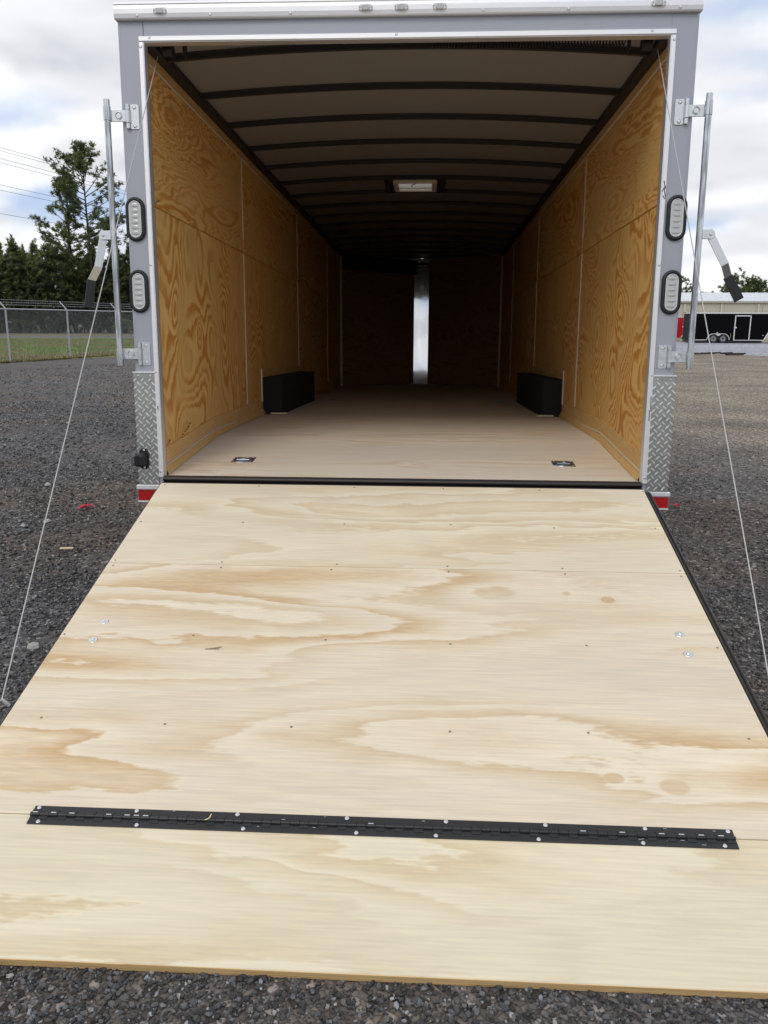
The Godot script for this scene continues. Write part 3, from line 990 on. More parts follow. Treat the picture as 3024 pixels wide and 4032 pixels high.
func strap(path: Array, w: float, t: float, xf: Transform3D) -> ArrayMesh:
	# flat strip of metal along a path, its width along x
	var b := MB.new()
	for i in path.size() - 1:
		var d: Vector3 = path[i + 1] - path[i]
		var y := d.normalized()
		var x: Vector3 = (Vector3.RIGHT - y * y.x).normalized()
		var z := x.cross(y)
		var ext := 0.0015
		b.box(Vector3.ZERO, Vector3(w, d.length() + ext, t), 0.0012, xf * Transform3D(Basis(x, y, z), (path[i] + path[i + 1]) / 2.0))
	return b.mesh()

# height of the trailer floor: the last metre falls away as a beavertail
func floor_y(z: float) -> float:
	if z > -1.05: return 0.10 * (-z) / 1.05
	if z > -2.6: return lerpf(0.10, 0.122, (-z - 1.05) / 1.55)
	return lerpf(0.122, 0.095, (-z - 2.6) / 6.4)

func quad_panel(parent: Node3D, called: String, pts: Array, thick: Vector3, m: Material, uv := [Vector2(0, 0), Vector2(1, 0), Vector2(1, 1), Vector2(0, 1)]) -> MeshInstance3D:
	# board with an arbitrary four-cornered face and a thickness
	var b := MB.new()
	var c := Vector3.ZERO
	for p in pts: c += p
	c = c / 4.0 + thick / 2.0
	var back := []
	for p in pts: back.append(p + thick)
	for f in [[pts, [0, 1, 2, 3]], [back, [0, 1, 2, 3]]]:
		var P = f[0]
		var nn: Vector3 = (P[1] - P[0]).cross(P[2] - P[0]).normalized()
		if nn.dot(P[0] - c) < 0: nn = -nn
		b.quad(P[0], P[1], P[2], P[3], nn, uv[0], uv[1], uv[2], uv[3])
	for i in 4:
		var j := (i + 1) % 4
		var nn: Vector3 = (pts[j] - pts[i]).cross(thick).normalized()
		if nn.dot((pts[i] + pts[j]) / 2 + thick / 2 - c) < 0: nn = -nn
		b.quad(pts[i], pts[j], back[j], back[i], nn, uv[i], uv[j], uv[j], uv[i])
	return put(parent, called, b.mesh(), m)

func trailer_inside(tr: Node3D) -> void:
	var seams := [-0.055, -2.03, -4.49, -6.95, -8.60]
	var plan := {-1.0: [[0, 1], [4, 3], [5, 1], [2, 4]], 1.0: [[2, 3], [4, 5], [0, 4], [5, 1]]}
	for s in [-1.0, 1.0]:
		var X: float = s * 1.19
		var th := Vector3(s * 0.012, 0, 0)
		for k in 4:
			var z0: float = seams[k]; var z1: float = seams[k + 1] + 0.004
			if s > 0 and k == 3: z1 = -8.575
			var id = plan[s][k]
			var zz := z0 - (0.0 if k == 0 else 0.004)
			var fr := (zz - z1) / 2.46
			var flip := k % 2 == 1
			# lower sheet, above the kick plate
			var u0 := 0.0; var u1 := fr
			if flip: u0 = 1.0; u1 = 1.0 - fr
			quad_panel(tr, "wall_panel", [Vector3(X, floor_y(zz) + 0.05, zz), Vector3(X, floor_y(z1) + 0.02, z1), Vector3(X, 1.296, z1), Vector3(X, 1.296, zz)], th, M["wall_ply_%d" % id[0]], [Vector2(u0, 1), Vector2(u1, 1), Vector2(u1, 0), Vector2(u0, 0)])
			# upper sheet, standing a little proud of the lower one
			quad_panel(tr, "wall_panel", [Vector3(X + s * 0.002, 1.30, zz), Vector3(X + s * 0.002, 1.30, z1), Vector3(X + s * 0.002, 1.925, z1), Vector3(X + s * 0.002, 1.925, zz)], th, M["wall_ply_%d" % id[1]], [Vector2(u1, 0.56), Vector2(u0, 0.56), Vector2(u0, 0), Vector2(u1, 0)])
			# rail plate along the joint and strip below the roof
			quad_panel(tr, "joint_plate", [Vector3(X - s * 0.003, 1.302, zz - 0.02), Vector3(X - s * 0.003, 1.302, z1 + 0.02), Vector3(X - s * 0.003, 1.385, z1 + 0.02), Vector3(X - s * 0.003, 1.385, zz - 0.02)], Vector3(s * 0.005, 0, 0), M["wall_ply_%d" % id[1]], [Vector2(u0, 0.93), Vector2(u1, 0.93), Vector2(u1, 0.86), Vector2(u0, 0.86)])
			quad_panel(tr, "top_strip", [Vector3(X - s * 0.004, 1.934, zz), Vector3(X - s * 0.004, 1.934, z1), Vector3(X - s * 0.004, 1.978, z1), Vector3(X - s * 0.004, 1.978, zz)], Vector3(s * 0.014, 0, 0), M["kick_ply"])
			put(tr, "top_moulding", MB.new().box(Vector3(X - s * 0.003, 1.929, (zz + z1) / 2), Vector3(0.010, 0.008, absf(zz - z1)), 0.002).mesh(), M["seam_strip"])
			if k > 0:
				var yb := floor_y(z0) + 0.12
				put(tr, "seam_moulding", MB.new().box(Vector3(X - s * 0.003, (1.296 + yb) / 2, z0), Vector3(0.008, 1.292 - yb, 0.016), 0.002).mesh(), M["seam_strip"])
				put(tr, "seam_moulding", MB.new().box(Vector3(X - s * 0.003, 1.655, z0), Vector3(0.008, 0.53, 0.016), 0.002).mesh(), M["seam_strip"])
		# kick plates, ending in a pale edge above the floor
		for q in [[-0.055, -1.05], [-1.054, -2.585], [-4.52, -8.36]]:
			var a: float = q[0]; var e: float = q[1]
			var Xk: float = X - s * 0.006
			quad_panel(tr, "kick_plate", [Vector3(Xk, floor_y(a) + 0.044, a), Vector3(Xk, floor_y(e) + 0.044 * (0.25 if e < -2.5 else 1.0), e), Vector3(Xk, floor_y(e) + 0.115, e), Vector3(Xk, floor_y(a) + (0.13 if a > -0.5 else 0.115), a)], Vector3(s * 0.006, 0, 0), M["kick_ply"])
			var eb := MB.new().tube([Vector3(Xk - s * 0.002, floor_y(a) + 0.042, a), Vector3(Xk - s * 0.002, floor_y(e) + 0.042 * (0.25 if e < -2.5 else 1.0), e)], 0.006, 6)
			put(tr, "kick_edge", eb.mesh(), M["seam_strip"])
			# bare framing that shows between the kick plate and the floor
			quad_panel(tr, "sill_board", [Vector3(X - s * 0.028, floor_y(a) + 0.003, a), Vector3(X - s * 0.028, floor_y(e) + 0.003, e), Vector3(X - s * 0.003, floor_y(e) + 0.05, e), Vector3(X - s * 0.003, floor_y(a) + 0.05, a)], Vector3(s * 0.004, 0.0, 0.0), M["kick_ply"])
		# dark rail between the wall lining and the roof
		put(tr, "roof_rail", MB.new().box(Vector3(s * 1.18, 1.998, -4.3), Vector3(0.08, 0.034, 8.5), 0.003).mesh(), M["bow_steel"])
		# wheel box
		var wb := put(tr, "wheel_box", MB.new().box(Vector3(s * 1.11, 0.262, -3.55), Vector3(0.16, 0.30, 1.9), 0.006).mesh(), M["carpet_black"])
		put(wb, "foot_batten", MB.new().box(Vector3(s * 1.055, 0.128, -2.575), Vector3(0.13, 0.012, 0.02), 0.002).mesh(), M["seam_strip"])
		quad_panel(wb, "backing_board", [Vector3(X - s * 0.006, 0.22, -2.55), Vector3(X - s * 0.006, 0.22, -4.55), Vector3(X - s * 0.006, 0.475, -4.55), Vector3(X - s * 0.006, 0.475, -2.55)], Vector3(s * 0.005, 0, 0), M["kick_ply"])
		put(wb, "edge_batten", MB.new().box(Vector3(X - s * 0.009, 0.35, -2.545), Vector3(0.012, 0.26, 0.022), 0.002).mesh(), M["seam_strip"])
		for ps in [[-0.4, 0.86], [-4.6, 0.845]]: tie_down(tr, s * ps[1], ps[0])
	# floor
	var zs := [-0.035, -1.048, -2.27, -3.49, -4.71, -5.93, -7.15, -8.5]
	for k in zs.size() - 1:
		var a: float = zs[k]; var e: float = zs[k + 1] + 0.002
		if k == 1:   # the slope eases off within this sheet
			pass
		quad_panel(tr, "floor_sheet", [Vector3(-1.172, floor_y(a), a), Vector3(1.172, floor_y(a), a), Vector3(1.172, floor_y(e), e), Vector3(-1.172, floor_y(e), e)], Vector3(0, -0.02, 0), M["floor_rear"] if k == 0 else M["floor_main"], [Vector2(0, 1), Vector2(1, 1), Vector2(1, 0), Vector2(0, 0)] if k % 2 == 0 else [Vector2(1, 0), Vector2(0, 0), Vector2(0, 1), Vector2(1, 1)])
	put(tr, "nose_floor", MB.new().box(Vector3(0, 0.078, -9.2), Vector3(2.3, 0.02, 1.38), 0.002).mesh(), M["floor_main"])
	put(tr, "under_floor", MB.new().box(Vector3(0, -0.05, -4.4), Vector3(2.38, 0.02, 8.6), 0.002).mesh(), M["black_steel"])
	# threshold: black seal in the hinge gap
	var th := MB.new()
	th.box(Vector3(0, -0.004, -0.022), Vector3(2.35, 0.02, 0.026), 0.003)
	th.tube([Vector3(-1.175, -0.006, 0.006), Vector3(1.175, -0.006, 0.006)], 0.012, 8)
	th.box(Vector3(0, -0.035, 0.02), Vector3(2.35, 0.03, 0.05), 0.003)
	put(tr, "threshold_seal", th.mesh(), M["seal_brown"])
	# ceiling sheets and bows
	var bows := []
	var z := -0.25
	while z > -9.0:
		bows.append(z); z -= 0.61
	var edges := [-0.05] + bows + [-9.7]
	for k in edges.size() - 1:
		var a: float = edges[k]; var e: float = edges[k + 1]
		var cb := MB.new()
		for q in ([[-1.2, 1.2, a, e]] if k != 6 else [[-1.2, -0.17, a, e], [0.17, 1.2, a, e], [-0.17, 0.17, a, -3.40], [-0.17, 0.17, -3.76, e]]):
			var m := 12
			for i in m:
				var x0: float = lerpf(q[0], q[1], float(i) / m); var x1: float = lerpf(q[0], q[1], float(i + 1) / m)
				var na := Vector3(-0.07 * x0, -1, 0).normalized(); var nb := Vector3(-0.07 * x1, -1, 0).normalized()
				var p := [Vector3(x0, roof_y(x0), q[2]), Vector3(x1, roof_y(x1), q[2]), Vector3(x1, roof_y(x1), q[3]), Vector3(x0, roof_y(x0), q[3])]
				cb.tri(p[0], p[1], p[2], na, nb, nb); cb.tri(p[0], p[2], p[3], na, nb, na)
		put(tr, "ceiling_sheet", cb.mesh(), M["ceiling_sheet"])
	for k in bows.size():
		var pr := [Vector2(-0.022, 0.0), Vector2(-0.015, -0.004), Vector2(-0.012, -0.028), Vector2(0.012, -0.028), Vector2(0.015, -0.004), Vector2(0.022, 0.0)]
		var b := MB.new()
		var m := 14
		for i in m:
			var x0 := lerpf(-1.2, 1.2, float(i) / m); var x1 := lerpf(-1.2, 1.2, float(i + 1) / m)
			for j in pr.size() - 1:
				var p: Vector2 = pr[j]; var q: Vector2 = pr[j + 1]
				var nn := Vector3(0, -(q.x - p.x), (q.y - p.y)).normalized()
				if nn.y > 0: nn = -nn
				b.quad(Vector3(x0, roof_y(x0) - 0.002 + p.y, bows[k] + p.x), Vector3(x1, roof_y(x1) - 0.002 + p.y, bows[k] + p.x), Vector3(x1, roof_y(x1) - 0.002 + q.y, bows[k] + q.x), Vector3(x0, roof_y(x0) - 0.002 + q.y, bows[k] + q.x), nn)
		put(tr, "roof_bow", b.mesh(), M["bow_steel"])
	vent(tr)
	# spring and drums of the ramp lift, behind the header
	var sp := MB.new()
	var pts := []
	for k in 560:
		var t := k / 559.0
		var a := t * TAU * 62.0
		pts.append(Vector3(lerpf(0.12, 1.0, t), 2.009 - 0.006 * sin(t * PI) + sin(a) * 0.017, -0.115 + cos(a) * 0.017))
	sp.tube(pts, 0.0034, 4)
	put(tr, "lift_spring", sp.mesh(), M["bow_steel"])
	for s in [-1.0, 1.0]:
		var dr := MB.new()
		dr.tube([Vector3(s * 1.075, 1.995, -0.115), Vector3(s * 1.12, 1.995, -0.115)], 0.03, 14)
		dr.box(Vector3(s * 1.02, 2.0, -0.115), Vector3(0.006, 0.07, 0.06), 0.002)
		put(tr, "cable_drum", dr.mesh(), M["bow_steel"])
	# nose lining: two boards meeting at a bright strip
	for s in [-1.0, 1.0]:
		var p0 := Vector3(s * 1.19, 0.1, -8.60); var p1 := Vector3(s * 0.118, 0.1, -9.60)
		var top := 2.02 if s > 0 else 1.80
		var d := (p1 - p0).normalized()
		var nrm := Vector3(-d.z * s, 0, d.x * s)
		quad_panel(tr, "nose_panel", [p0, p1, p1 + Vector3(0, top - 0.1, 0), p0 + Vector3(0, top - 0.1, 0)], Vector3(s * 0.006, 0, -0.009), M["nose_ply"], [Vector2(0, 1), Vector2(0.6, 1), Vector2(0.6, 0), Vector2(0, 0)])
		put(tr, "corner_moulding", MB.new().box(Vector3(s * 1.175, 1.05, -8.57), Vector3(0.03, 1.9, 0.03), 0.003).mesh(), M["seam_strip"] if s < 0 else M["trim_wood"])
	var cabx := Vector3(-0.64, 1.91, -9.10)
	var cd := Vector3(1.19, 0, -1.12).normalized()
	put(tr, "overhead_cabinet", MB.new().box(Vector3.ZERO, Vector3(1.5, 0.2, 0.08), 0.004, Transform3D(Basis(cd, Vector3.UP, cd.cross(Vector3.UP)), cabx)).mesh(), M["carpet_black"])
	var ns := MB.new()
	var seg := 8
	for k in seg:
		var a0 := lerpf(-0.9, 0.9, float(k) / seg); var a1 := lerpf(-0.9, 0.9, float(k + 1) / seg)
		var f := func(a: float) -> Vector3: return Vector3(sin(a) * 0.15, 0, -9.64 + cos(a) * 0.02)
		var q0: Vector3 = f.call(a0); var q1: Vector3 = f.call(a1)
		var n0 := Vector3(sin(a0) * 0.05, 0, 1).normalized(); var n1 := Vector3(sin(a1) * 0.05, 0, 1).normalized()
		var lo := Vector3(0, 0.09, 0); var hi := Vector3(0, 2.02, 0)
		ns.tri(q0 + lo, q1 + lo, q1 + hi, n0, n1, n1); ns.tri(q0 + lo, q1 + hi, q0 + hi, n0, n1, n0)
	var strip_metal := mat("nose_metal", 0.74, 0.74, 0.74, 0.06, 1.0)
	strip_metal.normal_enabled = true; strip_metal.normal_texture = grain_normal(9, 0.006, 2.0); strip_metal.normal_scale = 0.08
	strip_metal.uv1_triplanar = true
	put(tr, "nose_strip", ns.mesh(), strip_metal)
	# scuffs where glue squeezed out along the wall joints
	var ink := MB.new()
	for q in [[-1.1885, 0.150, -0.10, 0.06], [-1.1835, 0.165, -0.34, 0.17], [-1.1885, 1.318, -0.10, 0.05]]:
		for k in 6:
			var t := k / 5.0
			ink.box(Vector3(q[0] + 0.0055, q[1] + t * q[3] * 0.35 + rng.randf_range(-0.003, 0.003), q[2] - t * q[3]), Vector3(0.001, rng.randf_range(0.003, 0.008), q[3] * 0.16), 0.0)
	put(tr, "glue_mark", ink.mesh(), M["stick_dark"])
	for q in [[Vector3(1.188, 1.368, 0.0108), 0.035, 0.25], [Vector3(1.184, 1.352, 0.0108), 0.03, -0.5], [Vector3(1.190, 1.335, 0.0108), 0.04, 0.2], [Vector3(1.187, 1.315, 0.0108), 0.018, 0.6], [Vector3(1.191, 0.385, 0.0108), 0.07, 0.04], [Vector3(1.187, 0.33, 0.0108), 0.05, 0.0], [Vector3(-1.185, 0.345, 0.0108), 0.02, 0.1]]:
		put(tr, "pen_mark", MB.new().box(Vector3.ZERO, Vector3(0.0035, q[1], 0.0006), 0.0, Transform3D(Basis(Vector3.BACK, q[2]), q[0])).mesh(), M["black_plastic"])

func tie_down(tr: Node3D, x: float, z: float) -> void:
	var slope := atan2(floor_y(z - 0.05) - floor_y(z + 0.05), 0.1)
	var o := put(tr, "tie_down_ring", _pan(), M["ring_zinc"], Transform3D(Basis(Vector3.RIGHT, slope), Vector3(x, floor_y(z) + 0.001, z)))
	var r := MB.new()
	var pts := []
	for k in 13:
		var a := PI * k / 12.0
		pts.append(Vector3(cos(a) * 0.03, 0.004, 0.012 - sin(a) * 0.03))
	r.tube(pts, 0.0055, 8)
	r.tube([Vector3(-0.034, 0.004, 0.012), Vector3(0.034, 0.004, 0.012)], 0.0055, 8)
	put(o, "ring", r.mesh(), M["ring_zinc"])
	for q in [[-1, -1], [1, -1], [1, 1], [-1, 1]]:
		put(o, "screw", screw_mesh(0.005), M["screw_zinc"], Transform3D(Basis(Vector3.RIGHT, -PI / 2), Vector3(q[0] * 0.045, 0.003, q[1] * 0.047)))

func _pan() -> ArrayMesh:
	# square flange with a sunken dish
	var b := MB.new()
	var m := 20
	var sq := func(a: float, r: float, y: float) -> Vector3:
		var c := cos(a); var s2 := sin(a)
		var k := 1.0 / maxf(absf(c), absf(s2))
		return Vector3(c * k * r, y, s2 * k * r)
	for i in m:
		var a0 := TAU * i / m + PI / 4; var a1 := TAU * (i + 1) / m + PI / 4
		var ci := func(a: float, r: float, y: float) -> Vector3: return Vector3(cos(a) * r, y, sin(a) * r)
		var q0: Vector3 = sq.call(a0, 0.056, 0.003); var q1: Vector3 = sq.call(a1, 0.056, 0.003)
		var e0: Vector3 = sq.call(a0, 0.058, -0.002); var e1: Vector3 = sq.call(a1, 0.058, -0.002)
		var c0: Vector3 = ci.call(a0, 0.042, 0.004); var c1: Vector3 = ci.call(a1, 0.042, 0.004)
		var d0: Vector3 = ci.call(a0, 0.032, -0.0006 + 0.002); var d1: Vector3 = ci.call(a1, 0.032, -0.0006 + 0.002)
		var out := Vector3(cos(a0), 0.5, sin(a0)).normalized()
		b.quad(e0, e1, q1, q0, out)
		b.quad(q0, q1, c1, c0, Vector3.UP)
		b.quad(c0, c1, d1, d0, (Vector3.UP * 0.6 - Vector3(cos(a0), 0, sin(a0))).normalized())
		b.tri(d0, d1, Vector3(0, 0.0005, 0), Vector3.UP, Vector3.UP, Vector3.UP)
	return b.mesh()

func vent(tr: Node3D) -> void:
	var V := Vector3(-0.005, 2.03, -3.585)
	var b := MB.new()
	for q in [[Vector3(0, 0, 0.19), Vector3(0.37, 0.03, 0.035)], [Vector3(0, 0, -0.19), Vector3(0.37, 0.03, 0.035)], [Vector3(0.165, 0, 0), Vector3(0.045, 0.03, 0.345)], [Vector3(-0.165, 0, 0), Vector3(0.045, 0.03, 0.345)]]:
		b.box(q[0], q[1], 0.007)
	for q in [[Vector3(0, 0.055, 0.171), Vector3(0.30, 0.08, 0.004)], [Vector3(0, 0.055, -0.171), Vector3(0.30, 0.08, 0.004)], [Vector3(0.15, 0.055, 0), Vector3(0.004, 0.08, 0.338)], [Vector3(-0.15, 0.055, 0), Vector3(0.004, 0.08, 0.338)]]:
		b.box(q[0], q[1], 0.0)
	var o := put(tr, "roof_vent", b.mesh(), M["vent_plastic"], at(V.x, V.y, V.z))
	var lid := MB.new()
	for k in 6:
		var x0 := -0.18 + k * 0.06
		var y0 := 0.10 + (0.006 if k % 2 == 0 else 0.0); var y1 := 0.10 + (0.006 if k % 2 == 1 else 0.0)
		lid.quad(Vector3(x0, y0, -0.2), Vector3(x0 + 0.06, y1, -0.2), Vector3(x0 + 0.06, y1, 0.2), Vector3(x0, y0, 0.2), Vector3(y0 - y1, -0.06, 0).normalized())
	put(o, "vent_lid", lid.mesh(), M["vent_lid"])
	for q in [-0.225, 0.225]: put(o, "vent_blocking", MB.new().box(Vector3(q, 0.012, 0), Vector3(0.07, 0.04, 0.56), 0.002).mesh(), M["bow_steel"])
	put(o, "crank", MB.new().tube([Vector3(0, 0.095, 0.01), Vector3(0, 0.015, 0.01)], 0.006, 8).tube([Vector3(0, 0.016, 0.01), Vector3(-0.025, -0.004, 0.06), Vector3(-0.03, -0.02, 0.062)], 0.004, 6).mesh(), M["black_plastic"])
	put(o, "lid_arm", MB.new().box(Vector3(0, 0.085, -0.03), Vector3(0.02, 0.01, 0.22), 0.002).mesh(), M["black_plastic"])

# ------------------------------------------------------------------ ramp
func ramp(tr: Node3D) -> void:
	var a := 0.2948
	var xf := Transform3D(Basis(Vector3.RIGHT, a), Vector3(0, -0.02, 0.05))
	# core of the door, below the plywood, with black seals along both sides
	var r := put(tr, "ramp_door", MB.new().box(Vector3(0, -0.037, 1.03), Vector3(2.36, 0.046, 2.05), 0.004).mesh(), M["aluminium"], xf)
	put(r, "plywood_sheet", MB.new().box(Vector3(0, -0.007, 0.3755), Vector3(2.345, 0.014, 0.750), 0.0012).mesh(), M["ramp_upper"])
	put(r, "plywood_sheet", MB.new().box(Vector3(0, -0.007, 1.4055), Vector3(2.345, 0.014, 1.303), 0.0012).mesh(), M["ramp_lower"])
	var flap := MB.new().box(Vector3(0, -0.012, 2.265), Vector3(2.345, 0.024, 0.41), 0.0015)
	put(r, "flap_board", flap.mesh(), M["ramp_flap"])
	put(r, "flap_edge", MB.new().box(Vector3(0, -0.0125, 2.4708), Vector3(2.345, 0.022, 0.002), 0.0, Transform3D.IDENTITY, 0, 1).mesh(), M["ply_edge"])
	for s in [-1.0, 1.0]:
		var e := MB.new()
		if s > 0:
			e.box(Vector3(1.187, -0.02, 1.03), Vector3(0.024, 0.03, 2.05), 0.005)
			e.tube([Vector3(1.195, -0.006, 0.03), Vector3(1.195, -0.006, 2.05)], 0.007, 8)
		else:
			e.box(Vector3(-1.179, -0.024, 1.03), Vector3(0.012, 0.03, 2.05), 0.004)
		put(r, "side_seal", e.mesh(), M["seal_brown"])
	# piano hinge
	var h := MB.new()
	h.box(Vector3(0.015, 0.0018, 2.0445), Vector3(1.88, 0.0035, 0.026), 0.0008)
	h.box(Vector3(0.015, 0.0018, 2.0805), Vector3(1.88, 0.0035, 0.026), 0.0008)
	var N := 74
	for k in N:
		var x0 := -0.925 + 1.88 * k / N
		var x1 := -0.925 + 1.88 * (k + 1) / N - 0.0012
		var rr := 0.0062 if k % 2 == 0 else 0.0056
		h.tube([Vector3(x0, 0.0052, 2.0625), Vector3(x1, 0.0052, 2.0625)], rr, 8)
		if k % 2 == 1: h.box(Vector3((x0 + x1) / 2, 0.003, 2.072), Vector3(x1 - x0, 0.005, 0.012), 0.0005)
		else: h.box(Vector3((x0 + x1) / 2, 0.003, 2.053), Vector3(x1 - x0, 0.005, 0.012), 0.0005)
	var hinge := put(r, "flap_hinge", h.mesh(), M["black_steel"])
	hinge.set_meta("label", "black steel piano hinge across the flap joint")
	# bright wear on some knuckles and the chipped left leaf
	var wear := MB.new()
	for k in [0, 2, 4, 8, 10, 11, 12, 36, 58, 62, 66, 68, 70, 72]:
		var x: float = -0.925 + 1.88 * (k + 0.5) / N
		wear.box(Vector3(x, 0.0112, 2.0605), Vector3(0.014, 0.0006, 0.003), 0.0)
	for k in 14:
		var x := -0.92 + rng.randf() * 1.86
		wear.box(Vector3(x, 0.0037, 2.0335 + rng.randf() * 0.018 + (0.036 if k % 2 == 0 else 0.0)), Vector3(rng.randf_range(0.003, 0.012), 0.0005, 0.0012), 0.0)
	put(r, "hinge_wear", wear.mesh(), M["screw_zinc"])
	var rivet := MB.new()
	rivet.plate(disc(0.0062, 10), 0.0, 0.003, 0.002)
	rivet.plate(disc(0.0028, 8), 0.003, 0.0042, 0.001)
	var rm := rivet.mesh()
	var flat := Basis(Vector3.RIGHT, -PI / 2)
	for x in [-0.912, -0.64, -0.362, -0.064, 0.202, 0.466, 0.727, 0.942]:
		put(r, "rivet", rm, M["screw_zinc"], Transform3D(flat, Vector3(x, 0.0035, 2.039)))
	for x in [-0.895, -0.625, -0.337, -0.035, 0.175, 0.443, 0.712, 0.92]:
		put(r, "rivet", rm, M["screw_zinc"], Transform3D(flat, Vector3(x, 0.0035, 2.086)))
	# bolts of the cable brackets
	var wash := MB.new()
	wash.plate(disc(0.0165, 16), 0.0, 0.0025, 0.0012)
	wash.plate(disc(0.007, 8), 0.0025, 0.006, 0.002)
	for s in [-1.0, 1.0]:
		for q in [1.165, 1.278]:
			put(r, "washer_bolt", wash.mesh(), M["screw_zinc"], Transform3D(flat, Vector3(s * 1.043, 0.0, q)))
	# countersunk screws
	var sc := MB.new()
	sc.plate(disc(0.0045, 8), 0.0, 0.0012, 0.0005)
	var scm := sc.mesh()
	var spots := []
	for x in [-1.15, -0.69, -0.23, 0.23, 0.69, 1.15]:
		spots.append(Vector2(x + rng.randf_range(-0.015, 0.015), 0.733)); spots.append(Vector2(x + rng.randf_range(-0.015, 0.015), 0.775))
		spots.append(Vector2(x + rng.randf_range(-0.02, 0.02), 0.022)); spots.append(Vector2(x + rng.randf_range(-0.02, 0.02), 0.39 + rng.randf_range(-0.01, 0.01)))
		spots.append(Vector2(x * 0.99 + rng.randf_range(-0.03, 0.03), 1.245 + rng.randf_range(-0.01, 0.01))); spots.append(Vector2(x * 0.96 + rng.randf_range(-0.05, 0.05), 1.69 + rng.randf_range(-0.02, 0.02)))
	for p in spots:
		put(r, "screw", scm, M["screw_dark"], Transform3D(flat, Vector3(p.x, 0.0, p.y)))

# ------------------------------------------------------------------ fence
func fence() -> void:
	var o := group_of(self, "chain_link_fence", at(FA.x, 0, FA.y))
	tag(o, "galvanised chain link fence with angled barbed wire arms along the verge", "fence")
	var d3 := Vector3(FD.x, 0, FD.y)
	var outw := Vector3(FD.y, 0, -FD.x)
	var first := -3; var last := 12
	var gap := 3.4
	for k in range(first, last + 1):
		var p := d3 * (gap * k)
		var post := put(o, "post", MB.new().tube([p, p + Vector3(0, 1.86, 0)], 0.032, 10).mesh(), M["fence_zinc"])
		put(post, "barb_arm", MB.new().tube([p + Vector3(0, 1.86, 0), p + Vector3(0, 2.17, 0) + outw * 0.30], 0.02, 6).mesh(), M["fence_zinc"])
		for q in 3: put(post, "tie", MB.new().tube([p + Vector3(0, 0.5 + q * 0.55, 0), p + Vector3(0, 0.53 + q * 0.55, 0)], 0.037, 10).mesh(), M["fence_zinc"])
	var a := d3 * (gap * first); var e := d3 * (gap * last)
	put(o, "top_rail", MB.new().tube([a + Vector3(0, 1.84, 0), e + Vector3(0, 1.84, 0)], 0.024, 8).mesh(), M["fence_zinc"])
	for k in 3:
		var t := 0.4 + k * 0.29
		var off := Vector3(0, 1.86 + 0.31 * t, 0) + outw * (0.30 * t)
		var w := MB.new().tube([a + off, e + off], 0.005, 5)
		var s := 0.0
		while s < gap * (last - first):
			var p := a + off + d3 * s
			w.tube([p - Vector3(0, 0.02, 0) - d3 * 0.012, p + Vector3(0, 0.02, 0) + d3 * 0.012], 0.004, 4)
			s += 0.13
		put(o, "barbed_wire", w.mesh(), M["fence_zinc"])
	var mesh := MB.new()
	var L := gap * (last - first)
	var cell := 0.078
	var n := int(L / cell)
	for k in range(-24, n + 24):
		for s in [-1.0, 1.0]:
			var x0 := k * cell; var x1: float = x0 + s * 1.80
			var y0 := 0.03; var y1 := 1.83
			var c0: float = clampf(x0, 0, L); var c1: float = clampf(x1, 0, L)
			if is_equal_approx(c0, c1): continue
			y0 += absf(c0 - x0); y1 -= absf(x1 - c1)
			if y1 <= y0: continue
			var side: Vector3 = outw * (0.003 * s)
			mesh.tube([a + d3 * c0 + Vector3(0, y0, 0) + side, a + d3 * c1 + Vector3(0, y1, 0) + side], 0.0019, 3, false, false)
	stuff(put(o, "wire_mesh", mesh.mesh(), M["mesh_zinc"]))

# ------------------------------------------------------------------ right side
func right_side() -> void:
	building()
	gooseneck()
	red_trailer()
	# pines behind the building
	var spots := [[Vector3(40.0, 0, -111), 7.7, 2.7, 61, "dark rounded pine behind the metal building, left of the pair by the black handle"], [Vector3(42.9, 0, -112), 7.4, 2.3, 62, "bushy dark pine behind the metal building near the right picture edge"], [Vector3(32.4, 0, -112), 7.9, 2.3, 63, "dark pine rising behind the metal building beside the right trailer post"], [Vector3(45.2, 0, -114), 5.6, 1.8, 64, "low dark pine behind the metal building at the right picture edge"], [Vector3(38.0, 0, -115), 5.4, 1.5, 65, "small dark pine left of the rounded pine behind the metal building"]]
	for q in spots:
		var o := round_pine(q[1], q[2], q[3])
		o.position = q[0]
		tag(o, q[4], "tree", "pines behind the metal building")

